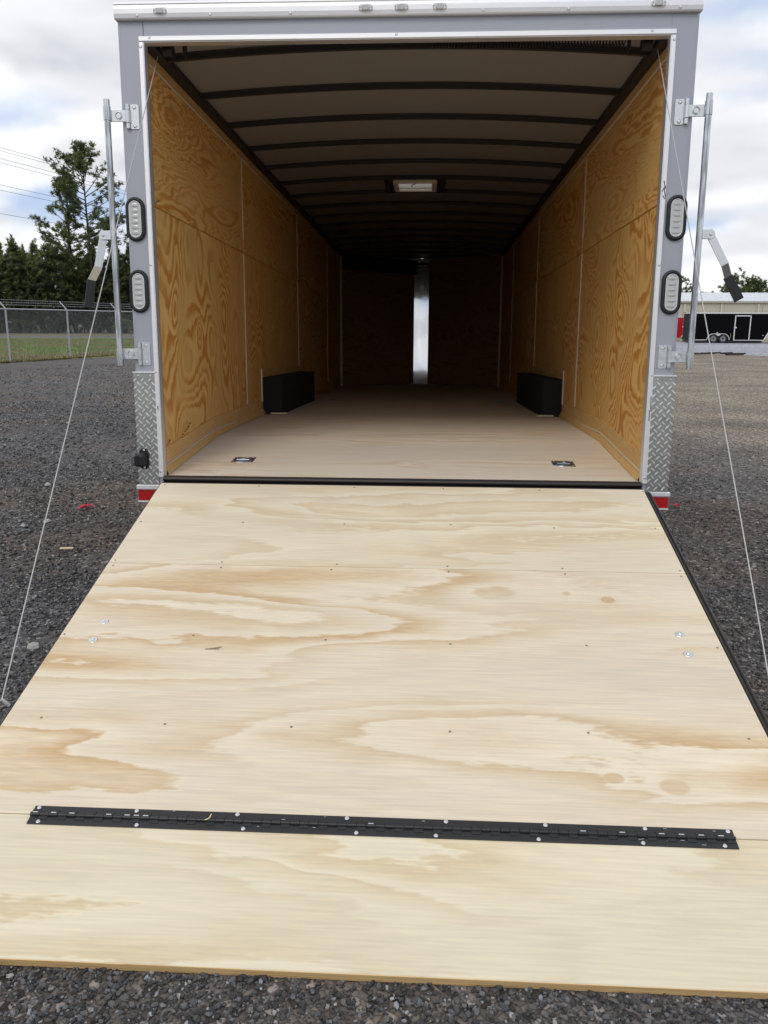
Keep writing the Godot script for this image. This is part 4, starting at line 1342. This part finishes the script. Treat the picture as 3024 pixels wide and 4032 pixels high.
func building() -> void:
	var o := group_of(self, "metal_building", at(0, 0, -78))
	tag(o, "long cream metal building with a pale ribbed roof behind the black trailer", "building")
	# wall bays, ribbed sheet
	for k in 14:
		var x0 := 12.0 + k * 6.8 - 1.0
		var b := MB.new()
		var n := 22
		for i in n:
			var a := x0 + 6.78 * i / n; var e := x0 + 6.78 * (i + 1) / n
			var w := (e - a)
			var pr := [Vector2(a, 0), Vector2(a + w * 0.55, 0), Vector2(a + w * 0.65, 0.035), Vector2(a + w * 0.9, 0.035), Vector2(e, 0)]
			for j in 4:
				var p: Vector2 = pr[j]; var q: Vector2 = pr[j + 1]
				var nn := Vector3(-(q.y - p.y), 0, q.x - p.x).normalized()
				b.quad(Vector3(p.x, 0.0, p.y), Vector3(q.x, 0.0, q.y), Vector3(q.x, 3.32, q.y), Vector3(p.x, 3.32, p.y), nn)
		put(o, "wall_panel", b.mesh(), M["siding"])
	for k in 27:
		var x := 14.15 + k * 3.40 - 0.2 + 0.0
		var ds := MB.new().box(Vector3(x, 1.6, 0.1), Vector3(0.15, 3.2, 0.1), 0.01)
		put(o, "downspout", ds.mesh(), M["gutter_cream"])
	put(o, "gutter", MB.new().box(Vector3(58, 3.40, 0.16), Vector3(96, 0.16, 0.2), 0.02).mesh(), M["gutter_cream"])
	var rf := MB.new()
	for k in 96:
		var x := 10.5 + k * 1.0
		rf.quad(Vector3(x, 3.47, 0.3), Vector3(x + 1.0, 3.47, 0.3), Vector3(x + 1.0, 4.78, -16), Vector3(x, 4.78, -16), Vector3(0, 16.3, 1.3).normalized())
		rf.quad(Vector3(x, 4.78, -16), Vector3(x + 1.0, 4.78, -16), Vector3(x + 1.0, 3.47, -32.3), Vector3(x, 3.47, -32.3), Vector3(0, 16.3, -1.3).normalized())
		rf.box(Vector3(x, 4.15, -7.85), Vector3(0.05, 0.05, 16.3), 0.0, Transform3D(Basis(Vector3.RIGHT, 0.0), Vector3.ZERO)) if false else null
	put(o, "roof", rf.mesh(), M["roof_metal"])
	var seams := MB.new()
	for k in 97:
		var x := 10.5 + k
		seams.tube([Vector3(x, 3.48, 0.3), Vector3(x, 4.79, -16)], 0.03, 4)
	put(o, "roof_seams", seams.mesh(), M["roof_metal"])
	put(o, "end_wall", MB.new().box(Vector3(11.0, 1.7, -16), Vector3(0.2, 3.4, 32), 0.0).mesh(), M["siding"])
	put(o, "end_wall", MB.new().box(Vector3(106.0, 1.7, -16), Vector3(0.2, 3.4, 32), 0.0).mesh(), M["siding"])
	put(o, "back_wall", MB.new().box(Vector3(58.5, 1.7, -32), Vector3(95, 3.4, 0.2), 0.0).mesh(), M["siding"])

func gooseneck() -> void:
	var o := group_of(self, "gooseneck_trailer", at(19.45, 0, -60))
	tag(o, "glossy black gooseneck cargo trailer with white trim parked in front of the metal building", "trailer")
	o.rotation.y = -0.05
	# side outline (x right, y up): rear at x 0, gooseneck to the right
	var side := PackedVector2Array([Vector2(0, 0.22), Vector2(5.25, 0.22), Vector2(5.72, 1.13), Vector2(8.3, 1.13), Vector2(8.3, 2.12), Vector2(0, 2.12)])
	var b := MB.new()
	var tris := Geometry2D.triangulate_polygon(side)
	for z in [0.0, -2.3]:
		var nn := Vector3(0, 0, 1 if z == 0.0 else -1)
		for i in range(0, tris.size(), 3):
			var p := []
			for k in 3:
				var q := side[tris[i + k]]
				p.append(Vector3(q.x, q.y, z))
			b.tri(p[0], p[1], p[2], nn, nn, nn)
	for i in side.size():
		var p := side[i]; var q := side[(i + 1) % side.size()]
		var e := q - p
		b.quad(Vector3(p.x, p.y, 0), Vector3(q.x, q.y, 0), Vector3(q.x, q.y, -2.3), Vector3(p.x, p.y, -2.3), Vector3(e.y, -e.x, 0).normalized())
	put(o, "body", b.mesh(), M["black_paint"])
	var t := MB.new()
	t.box(Vector3(4.15, 2.15, 0.005), Vector3(8.34, 0.055, 0.05), 0.008)
	t.box(Vector3(0.005, 2.15, -1.15), Vector3(0.05, 0.055, 2.3), 0.008)
	put(o, "top_trim", t.mesh(), M["white_trim"])
	var lt := MB.new()
	lt.box(Vector3(0.62, 0.225, 0.006), Vector3(1.2, 0.05, 0.03), 0.006)
	lt.box(Vector3(4.2, 0.225, 0.006), Vector3(2.2, 0.05, 0.03), 0.006)
	lt.tube([Vector3(5.27, 0.22, 0.008), Vector3(5.74, 1.13, 0.008), Vector3(8.3, 1.13, 0.008)], 0.04, 6)
	put(o, "lower_trim", lt.mesh(), M["white_trim"])
	put(o, "roof", MB.new().box(Vector3(4.15, 2.19, -1.15), Vector3(8.2, 0.03, 2.25), 0.01).mesh(), M["white_trim"])
	# side door
	var door := put(o, "side_door", MB.new().box(Vector3(3.68, 1.10, 0.012), Vector3(1.0, 1.72, 0.02), 0.004).mesh(), M["black_paint"])
	var fr := MB.new()
	fr.box(Vector3(3.14, 1.10, 0.02), Vector3(0.07, 1.78, 0.03), 0.006); fr.box(Vector3(4.22, 1.10, 0.02), Vector3(0.07, 1.78, 0.03), 0.006); fr.box(Vector3(3.68, 1.97, 0.02), Vector3(1.15, 0.07, 0.03), 0.006)
	put(door, "frame", fr.mesh(), M["white_trim"])
	put(door, "handle", MB.new().box(Vector3(3.22, 1.13, 0.045), Vector3(0.09, 0.1, 0.03), 0.008).mesh(), M["white_trim"])
	# wheels under a double fender
	for x in [1.66, 2.345]: wheel_side(o, Vector3(x, 0.335, 0.03))
	var f := MB.new()
	var pts := [Vector3(1.19, 0.24, 0.09), Vector3(1.25, 0.44, 0.09), Vector3(1.37, 0.58, 0.09), Vector3(1.55, 0.66, 0.09), Vector3(2.0, 0.675, 0.09), Vector3(2.45, 0.66, 0.09), Vector3(2.63, 0.58, 0.09), Vector3(2.75, 0.44, 0.09), Vector3(2.81, 0.24, 0.09)]
	f.tube(pts, 0.03, 6)
	for k in 8:
		var p: Vector3 = pts[k]; var q: Vector3 = pts[k + 1]
		f.quad(p, q, q - Vector3(0, 0, 0.1), p - Vector3(0, 0, 0.1), Vector3.UP)
	f.plate(PackedVector2Array([Vector2(1.70, 0.655), Vector2(2.30, 0.655), Vector2(2.04, 0.53), Vector2(1.97, 0.53)]), 0.075, 0.095, 0.003)
	put(o, "fender", f.mesh(), M["white_trim"])
	# rear doors seen on edge, with hinges and lights
	put(o, "rear_frame", MB.new().box(Vector3(-0.012, 1.17, -1.15), Vector3(0.03, 1.9, 2.26), 0.006).mesh(), M["carpet_black"])
	for z in [-0.08, -2.2]:
		var rt := MB.new().box(Vector3(-0.03, 1.17, z), Vector3(0.03, 1.88, 0.05), 0.006)
		put(o, "rear_trim", rt.mesh(), M["rim"])
		for y in [0.5, 1.15, 1.95]: put(o, "rear_hinge", MB.new().box(Vector3(-0.05, y, z + 0.06), Vector3(0.04, 0.1, 0.12), 0.01).mesh(), M["white_trim"])
		put(o, "roof_light", MB.new().box(Vector3(0.03, 2.22, z), Vector3(0.12, 0.06, 0.1), 0.015).mesh(), M["black_plastic"])
	put(o, "chassis", MB.new().box(Vector3(2.6, 0.12, -1.15), Vector3(5.2, 0.16, 2.0), 0.01).mesh(), M["black_steel"])
	for x in [4.45, 4.90]:
		put(o, "landing_leg", MB.new().box(Vector3(x, 0.1, -0.3), Vector3(0.1, 0.22, 0.1), 0.01).box(Vector3(x, 0.012, -0.3), Vector3(0.2, 0.024, 0.2), 0.004).mesh(), M["black_steel"])
	put(o, "yellow_hose", MB.new().tube([Vector3(2.88, 0.72, 0.03), Vector3(2.90, 0.5, 0.05), Vector3(2.86, 0.34, 0.04), Vector3(2.80, 0.31, 0.03)], 0.014, 6).mesh(), M["yellow_hose"])
	put(o, "side_light", MB.new().box(Vector3(1.93, 0.76, 0.012), Vector3(0.1, 0.05, 0.02), 0.006).mesh(), M["white_trim"])
	put(o, "side_light", MB.new().box(Vector3(5.2, 0.58, 0.012), Vector3(0.08, 0.04, 0.02), 0.006).mesh(), M["white_trim"])

func wheel_side(parent: Node3D, p: Vector3) -> void:
	var holder := Node3D.new()
	var w := MB.new()
	var N := 24
	var r := 0.335
	var prof := [[0.6, -0.11], [0.92, -0.11], [1.0, -0.08], [1.0, 0.08], [0.92, 0.11], [0.6, 0.11]]
	for k in N:
		var a0 := TAU * k / N; var a1 := TAU * (k + 1) / N
		for i in prof.size() - 1:
			var q := []
			for e in [[i, a0], [i + 1, a0], [i + 1, a1], [i, a1]]:
				q.append(Vector3(cos(e[1]) * prof[e[0]][0] * r, sin(e[1]) * prof[e[0]][0] * r, prof[e[0]][1]))
			w.poly(q, Vector3(cos((a0 + a1) / 2), sin((a0 + a1) / 2), 0) * r * 0.75, func(_q: Vector3) -> Vector2: return Vector2.ZERO)
	var t := put(parent, "wheel", w.mesh(), M["tyre"], at(p.x, p.y, p.z))
	var rim := MB.new()
	rim.plate(disc(r * 0.6, 20), -0.05, 0.04, 0.005)
	var pts := []
	for k in 20: pts.append(Vector3(cos(TAU * k / 20) * r * 0.6, sin(TAU * k / 20) * r * 0.6, 0.09))
	rim.tube(pts, 0.02, 6, true)
	for k in 8:
		rim.box(Vector3(0, r * 0.36, 0.06), Vector3(0.035, r * 0.45, 0.03), 0.006, Transform3D(Basis(Vector3.BACK, TAU * k / 8), Vector3.ZERO))
	put(t, "rim", rim.mesh(), M["rim"])
	put(t, "hub", MB.new().plate(disc(0.05, 12), 0.04, 0.11, 0.01).mesh(), M["black_plastic"])
	holder.free()

func red_trailer() -> void:
	var o := group_of(self, "red_trailer", at(19.35, 0, -66.4))
	tag(o, "red cargo trailer mostly hidden behind the silver post and black trailer", "trailer")
	put(o, "body", MB.new().box(Vector3(0, 1.07, 0), Vector3(2.6, 1.60, 1.6), 0.03).mesh(), M["red_paint"])
	put(o, "top_trim", MB.new().box(Vector3(0, 1.90, 0), Vector3(2.64, 0.06, 1.64), 0.015).mesh(), M["white_trim"])
	put(o, "rear_lamp", MB.new().box(Vector3(1.15, 0.36, 0.81), Vector3(0.16, 0.09, 0.03), 0.01).mesh(), M["white_trim"])
	wheel_side(o, Vector3(-0.35, 0.335, 0.72))
	wheel_side(o, Vector3(0.38, 0.335, 0.72))

# ------------------------------------------------------------------ trees
func tuft(sd: int, n: int, length: float, width: float, lift: float) -> MB:
	var s := RandomNumberGenerator.new(); s.seed = sd
	var b := MB.new()
	for k in n:
		var d := Vector3(s.randfn(), s.randfn() + lift, s.randfn()).normalized()
		var side: Vector3 = d.cross(Vector3(s.randfn(), s.randfn(), s.randfn())).normalized() * width * s.randf_range(0.6, 1.2)
		var l := length * s.randf_range(0.6, 1.1)
		var nn := (d + Vector3.UP * 0.5).normalized()
		b.tri(-side * 0.4, side * 0.4, d * l * 0.55 + side, nn, nn, nn)
		b.tri(-side * 0.4, d * l * 0.55 + side, d * l, nn, nn, nn)
	return b

func add_copy(b: MB, src: MB, xf: Transform3D) -> void:
	b.v.append_array(xf * src.v)
	var r := Transform3D(xf.basis.orthonormalized(), Vector3.ZERO)
	b.n.append_array(r * src.n)
	b.u.append_array(src.u)

func tree_of(trunk: MB, crown: MB, leaf: String, called: String) -> Node3D:
	var o := Node3D.new()
	o.name = numbered(self, called)
	add_child(o, true)
	put(o, "trunk", trunk.mesh(), M["bark"])
	put(o, "crown", crown.mesh(), M[leaf])
	return o

func tall_pine(h: float, bare: float, spread_left: float, spread_right: float, sd: int) -> Node3D:
	var s := RandomNumberGenerator.new(); s.seed = sd
	var tufts := []
	for k in 4: tufts.append(tuft(sd + k, 24, 0.5, 0.06, 0.6))
	var tr := MB.new(); var cr := MB.new()
	var pts := []; var rad := []
	for k in 13:
		var t := k / 12.0
		pts.append(Vector3(sin(t * 3.1 + sd) * 0.25 * t + 0.35 * t * (t - 1.0), h * t, cos(t * 2.3 + sd) * 0.2 * t)); rad.append(lerpf(0.27, 0.035, pow(t, 0.9)))
	tr.tube(pts, rad, 8)
	var y := bare * h
	while y < h * 0.985:
		var t := y / h
		var u := (t - bare) / (1.0 - bare)
		var reach := pow(1.0 - u, 0.8) * (0.8 + 0.2 * sin(u * 9.0 + sd)) * smoothstep(-0.08, 0.16, u) + 0.07
		var base: Vector3 = pts[0]
		var fi := t * 12.0
		base = pts[int(fi)].lerp(pts[mini(int(fi) + 1, 12)], fi - int(fi))
		var nb := 2 if u < 0.75 else 3
		for k in nb:
			var a := s.randf() * TAU
			var dir := Vector3(cos(a), 0, sin(a))
			var full := spread_left if dir.x < 0 else spread_right
			var len := maxf(0.5, full * reach * s.randf_range(0.6, 1.12))
			var rise := s.randf_range(-0.12, 0.22) + u * 0.75
			var bp := []; var br := []
			for i in 5:
				var q := i / 4.0
				bp.append(base + dir * len * q + Vector3(s.randfn() * 0.05, len * (rise * q + 0.14 * q * q), s.randfn() * 0.05)); br.append(lerpf(0.06, 0.014, q))
			tr.tube(bp, br, 5, false, false)
			# side twigs carry the needle tufts
			var nt := int(3 + len * 3.0)
			for i in nt:
				var q := lerpf(0.35, 1.0, pow(s.randf(), 0.7))
				var p: Vector3 = bp[int(q * 3.99)].lerp(bp[mini(int(q * 3.99) + 1, 4)], q * 3.99 - int(q * 3.99))
				var off := Vector3(s.randfn(), s.randfn() * 0.5 + 0.35, s.randfn()) * 0.30 * (0.4 + len * 0.16)
				tr.tube([p, p + off], 0.012, 3, false, false)
				add_copy(cr, tufts[s.randi() % 4], Transform3D(Basis.from_euler(Vector3(s.randf() * 0.8, s.randf() * TAU, 0)).scaled(Vector3.ONE * s.randf_range(0.6, 1.05)), p + off))
		y += h * s.randf_range(0.013, 0.024)
	for k in 5: add_copy(cr, tufts[k % 4], at(pts[12].x + s.randfn() * 0.15, h + s.randf_range(-0.5, 0.35), pts[12].z + s.randfn() * 0.15))
	return tree_of(tr, cr, "needles", "pine_tree")

func young_pine(h: float, r: float, sd: int, leaf: String) -> Node3D:
	var s := RandomNumberGenerator.new(); s.seed = sd
	var tufts := []
	for k in 3: tufts.append(tuft(sd + k, 20, 0.6, 0.085, 0.9))
	var candle := tuft(sd + 9, 18, 0.55, 0.06, 3.2)
	var tr := MB.new(); var cr := MB.new()
	tr.tube([Vector3.ZERO, Vector3(0.05, h * 0.6, 0), Vector3(0, h, 0)], [0.1, 0.06, 0.02], 6)
	var y := h * 0.12
	while y < h - 0.3:
		var u := y / h
		var rr := r * (1.0 - pow(u, 1.5)) + 0.25
		var n := int(4 + rr * 3.5)
		for k in n:
			var a := s.randf() * TAU
			var q := sqrt(s.randf())
			var p := Vector3(cos(a) * rr * q, y + q * rr * 0.35 + s.randf_range(-0.25, 0.25), sin(a) * rr * q)
			add_copy(cr, tufts[s.randi() % 3], Transform3D(Basis(Vector3.UP, s.randf() * TAU).scaled(Vector3.ONE * s.randf_range(0.75, 1.15)), p))
			if u > 0.5 and q > 0.3: add_copy(cr, candle, Transform3D(Basis(Vector3.UP, s.randf() * TAU), p + Vector3(0, 0.35, 0)))
		y += 0.42
	for k in 5: add_copy(cr, candle, Transform3D(Basis(Vector3.UP, k * 1.3).scaled(Vector3.ONE * (1.15 - k * 0.06)), Vector3(0, h - 1.0 + k * 0.26, 0)))
	return tree_of(tr, cr, leaf, "young_pine")

func round_pine(h: float, r: float, sd: int) -> Node3D:
	var s := RandomNumberGenerator.new(); s.seed = sd
	var tufts := []
	for k in 3: tufts.append(tuft(sd + k, 22, 0.55, 0.09, 0.5))
	var tr := MB.new(); var cr := MB.new()
	tr.tube([Vector3.ZERO, Vector3(0.1, h * 0.55, 0), Vector3(0, h * 0.95, 0)], [0.2, 0.13, 0.03], 7)
	for c in 22:
		var u := s.randf()
		var yy := h * lerpf(0.42, 0.95, u)
		var reach := r * sqrt(maxf(0.05, 1.0 - pow(absf(u - 0.3) / 0.72, 2.0)))
		var a := s.randf() * TAU
		var cen := Vector3(cos(a) * reach * s.randf_range(0.3, 0.85), yy, sin(a) * reach * s.randf_range(0.3, 0.85))
		tr.tube([Vector3(0, yy - 0.5, 0), cen], [0.05, 0.015], 4, false, false)
		for k in 12:
			var d := Vector3(s.randfn(), s.randfn() * 0.7, s.randfn()) * 0.42
			add_copy(cr, tufts[s.randi() % 3], Transform3D(Basis(Vector3.UP, s.randf() * TAU).scaled(Vector3.ONE * s.randf_range(0.6, 1.0)), cen + d))
	return tree_of(tr, cr, "needles_dark", "pine_tree")

func shrub(h: float, r: float, sd: int, leaf: String) -> Node3D:
	var s := RandomNumberGenerator.new(); s.seed = sd
	var leafy := tuft(sd, 26, 0.5, 0.07, 0.3)
	var leafy2 := tuft(sd + 1, 26, 0.42, 0.055, 0.1)
	var tr := MB.new(); var cr := MB.new()
	for k in 9:
		var a := s.randf() * TAU
		var tip := Vector3(cos(a) * r * s.randf_range(0.2, 0.9), h * s.randf_range(0.6, 1.0), sin(a) * r * s.randf_range(0.2, 0.9))
		tr.tube([Vector3(cos(a) * 0.1, 0, sin(a) * 0.1), tip * Vector3(0.45, 0.55, 0.45), tip], [0.045, 0.03, 0.01], 4, false, false)
	var n := int(54.0 * h * r / 3.0)
	for k in n:
		var u := pow(s.randf(), 0.8)
		var w := r * sqrt(maxf(0.06, 1.0 - pow(absf(u - 0.38) / 0.66, 2.0)))
		var a := s.randf() * TAU; var q := sqrt(s.randf())
		add_copy(cr, leafy if k % 2 == 0 else leafy2, Transform3D(Basis.from_euler(Vector3(s.randf(), s.randf() * TAU, 0)).scaled(Vector3.ONE * s.randf_range(0.7, 1.25)), Vector3(cos(a) * w * q, 0.2 + u * (h - 0.3), sin(a) * w * q)))
	var o := Node3D.new()
	o.name = numbered(self, "shrub")
	add_child(o, true)
	put(o, "stem", tr.mesh(), M["bark"])
	put(o, "foliage", cr.mesh(), M[leaf])
	return o

func copy_of(o: Node3D, called: String) -> Node3D:
	var c: Node3D = o.duplicate()
	c.name = numbered(self, called)
	add_child(c, true)
	return c

func forest() -> void:
	var big := tall_pine(20.6, 0.44, 7.4, 8.0, 71)
	big.position = Vector3(-39.5, 0, -95)
	tag(big, "tallest pine with a long bare trunk, rising above the wood at left", "tree")
	var second := tall_pine(18.2, 0.44, 6.4, 4.0, 88)
	second.position = Vector3(-42.6, 0, -96.5)
	tag(second, "second tall pine, thinner and lower, left of the tallest pine", "tree")
	# young pines whose tops make the skyline; the front row follows the road
	var protos := []
	var r := RandomNumberGenerator.new(); r.seed = 77
	var names := ["needles", "needles_dark", "needles_warm", "needles"]
	for k in 4:
		protos.append(young_pine(9.4 + k * 0.4, 1.2 + 0.15 * (k % 3), 900 + k * 20, names[k]))
	var first := [true, true, true, true]
	var spots := []
	for k in 30: spots.append([-64.0 + k * 1.62 + r.randf_range(-0.5, 0.5), -95.0 - k * 0.28 + r.randf_range(-2.0, 1.0), r.randf_range(0.78, 1.08)])
	for k in 26: spots.append([-66.0 + k * 1.9 + r.randf_range(-0.7, 0.7), -101.0 - k * 0.3 + r.randf_range(-1.5, 1.5), r.randf_range(0.88, 1.16)])
	spots.append([-47.8, -93.0, 1.13])
	for k in spots.size():
		var q = spots[k]
		var id := r.randi() % 4
		var o: Node3D
		if first[id]:
			o = protos[id]; first[id] = false
		else:
			o = copy_of(protos[id], "young_pine")
		o.transform = Transform3D(Basis(Vector3.UP, r.randf() * TAU).scaled(Vector3(q[2] * r.randf_range(0.85, 1.1), q[2], q[2])), Vector3(q[0], 0, q[1]))
		if k == spots.size() - 1: tag(o, "young pine whose spiky leader stands highest in the wood left of the tall pines", "tree", "young pines of the wood")
		else:
			var where := "left of the tall pines" if q[0] < -44.0 else ("below the tall pines" if q[0] < -36.0 else "right of the tall pines")
			var row := "front row" if k < 30 else "back row"
			tag(o, "%s young pine in the %s, %s" % [["deep green", "blackish green", "yellowish green", "slender deep green"][id], row, where], "tree", "young pines of the wood")
	# undergrowth in front of the pines
	var sp := []
	var ln := ["shrub_leaf", "shrub_olive", "shrub_leaf", "shrub_green"]
	for k in 4: sp.append(shrub([8.1, 7.3, 8.6, 2.0][k], [2.6, 2.4, 2.7, 1.6][k], 1200 + k * 10, ln[k]))
	var f2 := [true, true, true, true]
	for k in 40:
		var id := r.randi() % 3
		if k % 6 == 5: id = 3
		var t := k / 39.0
		var o: Node3D
		if f2[id]:
			o = sp[id]; f2[id] = false
		else: o = copy_of(sp[id], "shrub")
		var sc := r.randf_range(0.8, 1.15)
		o.transform = Transform3D(Basis(Vector3.UP, r.randf() * TAU).scaled(Vector3.ONE * sc), Vector3(lerpf(-64, -16, t) + r.randf_range(-0.8, 0.8), 0, lerpf(-90.5, -100.0, t) + r.randf_range(-2.5, 1.5) + (3.0 if id == 3 else 0.0)))
		tag(o, ["dull green tall shrub at the edge of the wood", "olive brown thin shrub at the edge of the wood", "dark dense shrub at the edge of the wood", "low fresh green shrub in front of the wood"][id] + (", left of the tall pines" if o.position.x < -44.0 else (", below the tall pines" if o.position.x < -36.0 else ", right of the tall pines")), "shrub", "undergrowth along the wood")

func wires() -> void:
	var d := Vector3(0.233, 0, -0.972)
	var heights := [[13.9, 0.0, "highest"], [13.7, -0.05, "second highest"], [13.15, -0.1, "third highest"], [12.8, 0.1, "fourth highest"], [11.25, 0.0, "fifth highest"], [10.85, 0.1, "sixth highest"], [9.2, 0.0, "lowest"]]
	for q in heights:
		var p := Vector3(-31.8 + q[1], q[0], -60)
		var b := MB.new()
		var pts := []
		for k in 41:
			var t := (k - 12) * 6.0
			pts.append(p + d * t + Vector3(0, 0.00006 * (t - 20.0) * (t - 20.0) - 0.02, 0))
		b.tube(pts, 0.013, 4, false, false)
		var o := put(self, "power_line", b.mesh(), M["wire_dark"])
		tag(o, "thin dark overhead wire at left, %s of the seven" % q[2], "wire", "overhead wires")

# ------------------------------------------------------------------ small things
func small_things() -> void:
	var s := RandomNumberGenerator.new(); s.seed = 5
	# crumpled pink ribbon on the gravel
	var b := MB.new()
	for k in 7:
		var a := k * 0.9
		b.box(Vector3.ZERO, Vector3(0.05, 0.004, 0.018), 0.001, Transform3D(Basis.from_euler(Vector3(sin(a) * 0.8, a, cos(a * 1.7) * 0.6)), Vector3(-0.05 + k * 0.016, 0.016 + 0.012 * (k % 2), 0.015 * sin(a * 2.0))))
	var o := put(self, "ribbon_scrap", b.mesh(), M["ribbon_pink"], Transform3D(Basis(Vector3.UP, 0.5), Vector3(-2.52, 0.01, -2.2)))
	tag(o, "crumpled pink red ribbon scrap on the gravel left of the ramp", "litter")
	b = MB.new()
	for k in 3: b.box(Vector3.ZERO, Vector3(0.03, 0.004, 0.014), 0.001, Transform3D(Basis.from_euler(Vector3(k * 0.7, k * 1.4, 0.5)), Vector3(k * 0.012, 0.012, 0.008 * k)))
	o = put(self, "ribbon_scrap", b.mesh(), M["ribbon_pink"], at(2.13, 0.01, -2.62))
	tag(o, "tiny pink red scrap on the gravel under the right rear beam", "litter")
	# larger pale stones
	var spots := [[-1.62, 0.60, 0.075, "largest pale stone on the gravel beside the left ramp edge"], [-1.52, 0.50, 0.05, "pale stone touching the largest one beside the left ramp edge"], [-2.03, 0.55, 0.06, "pale stone at the left picture edge below the left cable"], [-2.64, -1.75, 0.07, "pale stone far left beside the left cable, behind the ribbon"], [-2.75, -1.62, 0.06, "pale flat stone at the left picture edge level with the ribbon"], [-1.72, 0.93, 0.05, "round grey stone low down by the left ramp edge"], [-2.3, -0.35, 0.055, "pale stone between the left cable and the picture edge"], [-1.56, -0.5, 0.05, "grey stone close to the upper left ramp edge"], [-3.25, -3.1, 0.07, "pale stone on the gravel left of the socket box"]]
	for k in spots.size():
		var q = spots[k]
		var m := stone_mesh(700 + k)
		o = put(self, "stone", m, M["pale_stone"] if k != 5 and k != 7 else M["grey_stone"], Transform3D(Basis(Vector3.UP, s.randf() * TAU).scaled(Vector3(1, 0.8, 1) * q[2]), Vector3(q[0], q[2] * 0.2, q[1])))
		tag(o, q[3], "stone", "larger stones on the gravel")
	# white chip of wood
	o = put(self, "wood_chip", MB.new().box(Vector3.ZERO, Vector3(0.085, 0.01, 0.022), 0.003).mesh(), M["splinter"], Transform3D(Basis(Vector3.UP, 0.15), Vector3(-2.17, 0.018, -1.02)))
	tag(o, "pale straight wood chip on the gravel between cable and ramp", "litter")
	# splinters on the ramp
	var rx := T * Transform3D(Basis(Vector3.RIGHT, 0.2948), Vector3(0, -0.02, 0.05))
	o = put(self, "wood_splinter", MB.new().tube([Vector3(-0.013, 0, 0.004), Vector3(-0.004, 0.002, 0.001), Vector3(0.0, 0.006, 0.0), Vector3(0.003, 0.009, -0.009)], 0.0017, 5).mesh(), M["splinter"], rx * at(-0.43, 0.0135, 2.066))
	tag(o, "small curled wood splinter lying on the black hinge", "litter")
	o = put(self, "wood_splinter", MB.new().tube([Vector3(-0.028, 0, 0.006), Vector3(-0.004, 0.001, 0.004), Vector3(0.026, 0.002, -0.006)], 0.0016, 4).tube([Vector3(-0.01, 0.001, 0.002), Vector3(0.02, 0.002, 0.008)], 0.0012, 4).mesh(), M["bark_light"], rx * at(-0.60, 0.002, 1.31))
	tag(o, "thin brown splinter lying on the pale ramp plywood", "litter")
	# dark sticks on the far dirt
	b = MB.new()
	for k in 9:
		var p := Vector3(s.randf_range(-1.5, 1.5), 0.05 + s.randf() * 0.06, s.randf_range(-0.5, 0.5))
		b.tube([p, p + Vector3(s.randf_range(0.4, 1.2), s.randf_range(-0.02, 0.05), s.randf_range(-0.3, 0.3))], 0.035, 5)
	o = put(self, "stick_pile", b.mesh(), M["stick_dark"], at(12.6, 0, -35.2))
	tag(o, "dark flat heap of sticks on the tan dirt, right", "sticks")
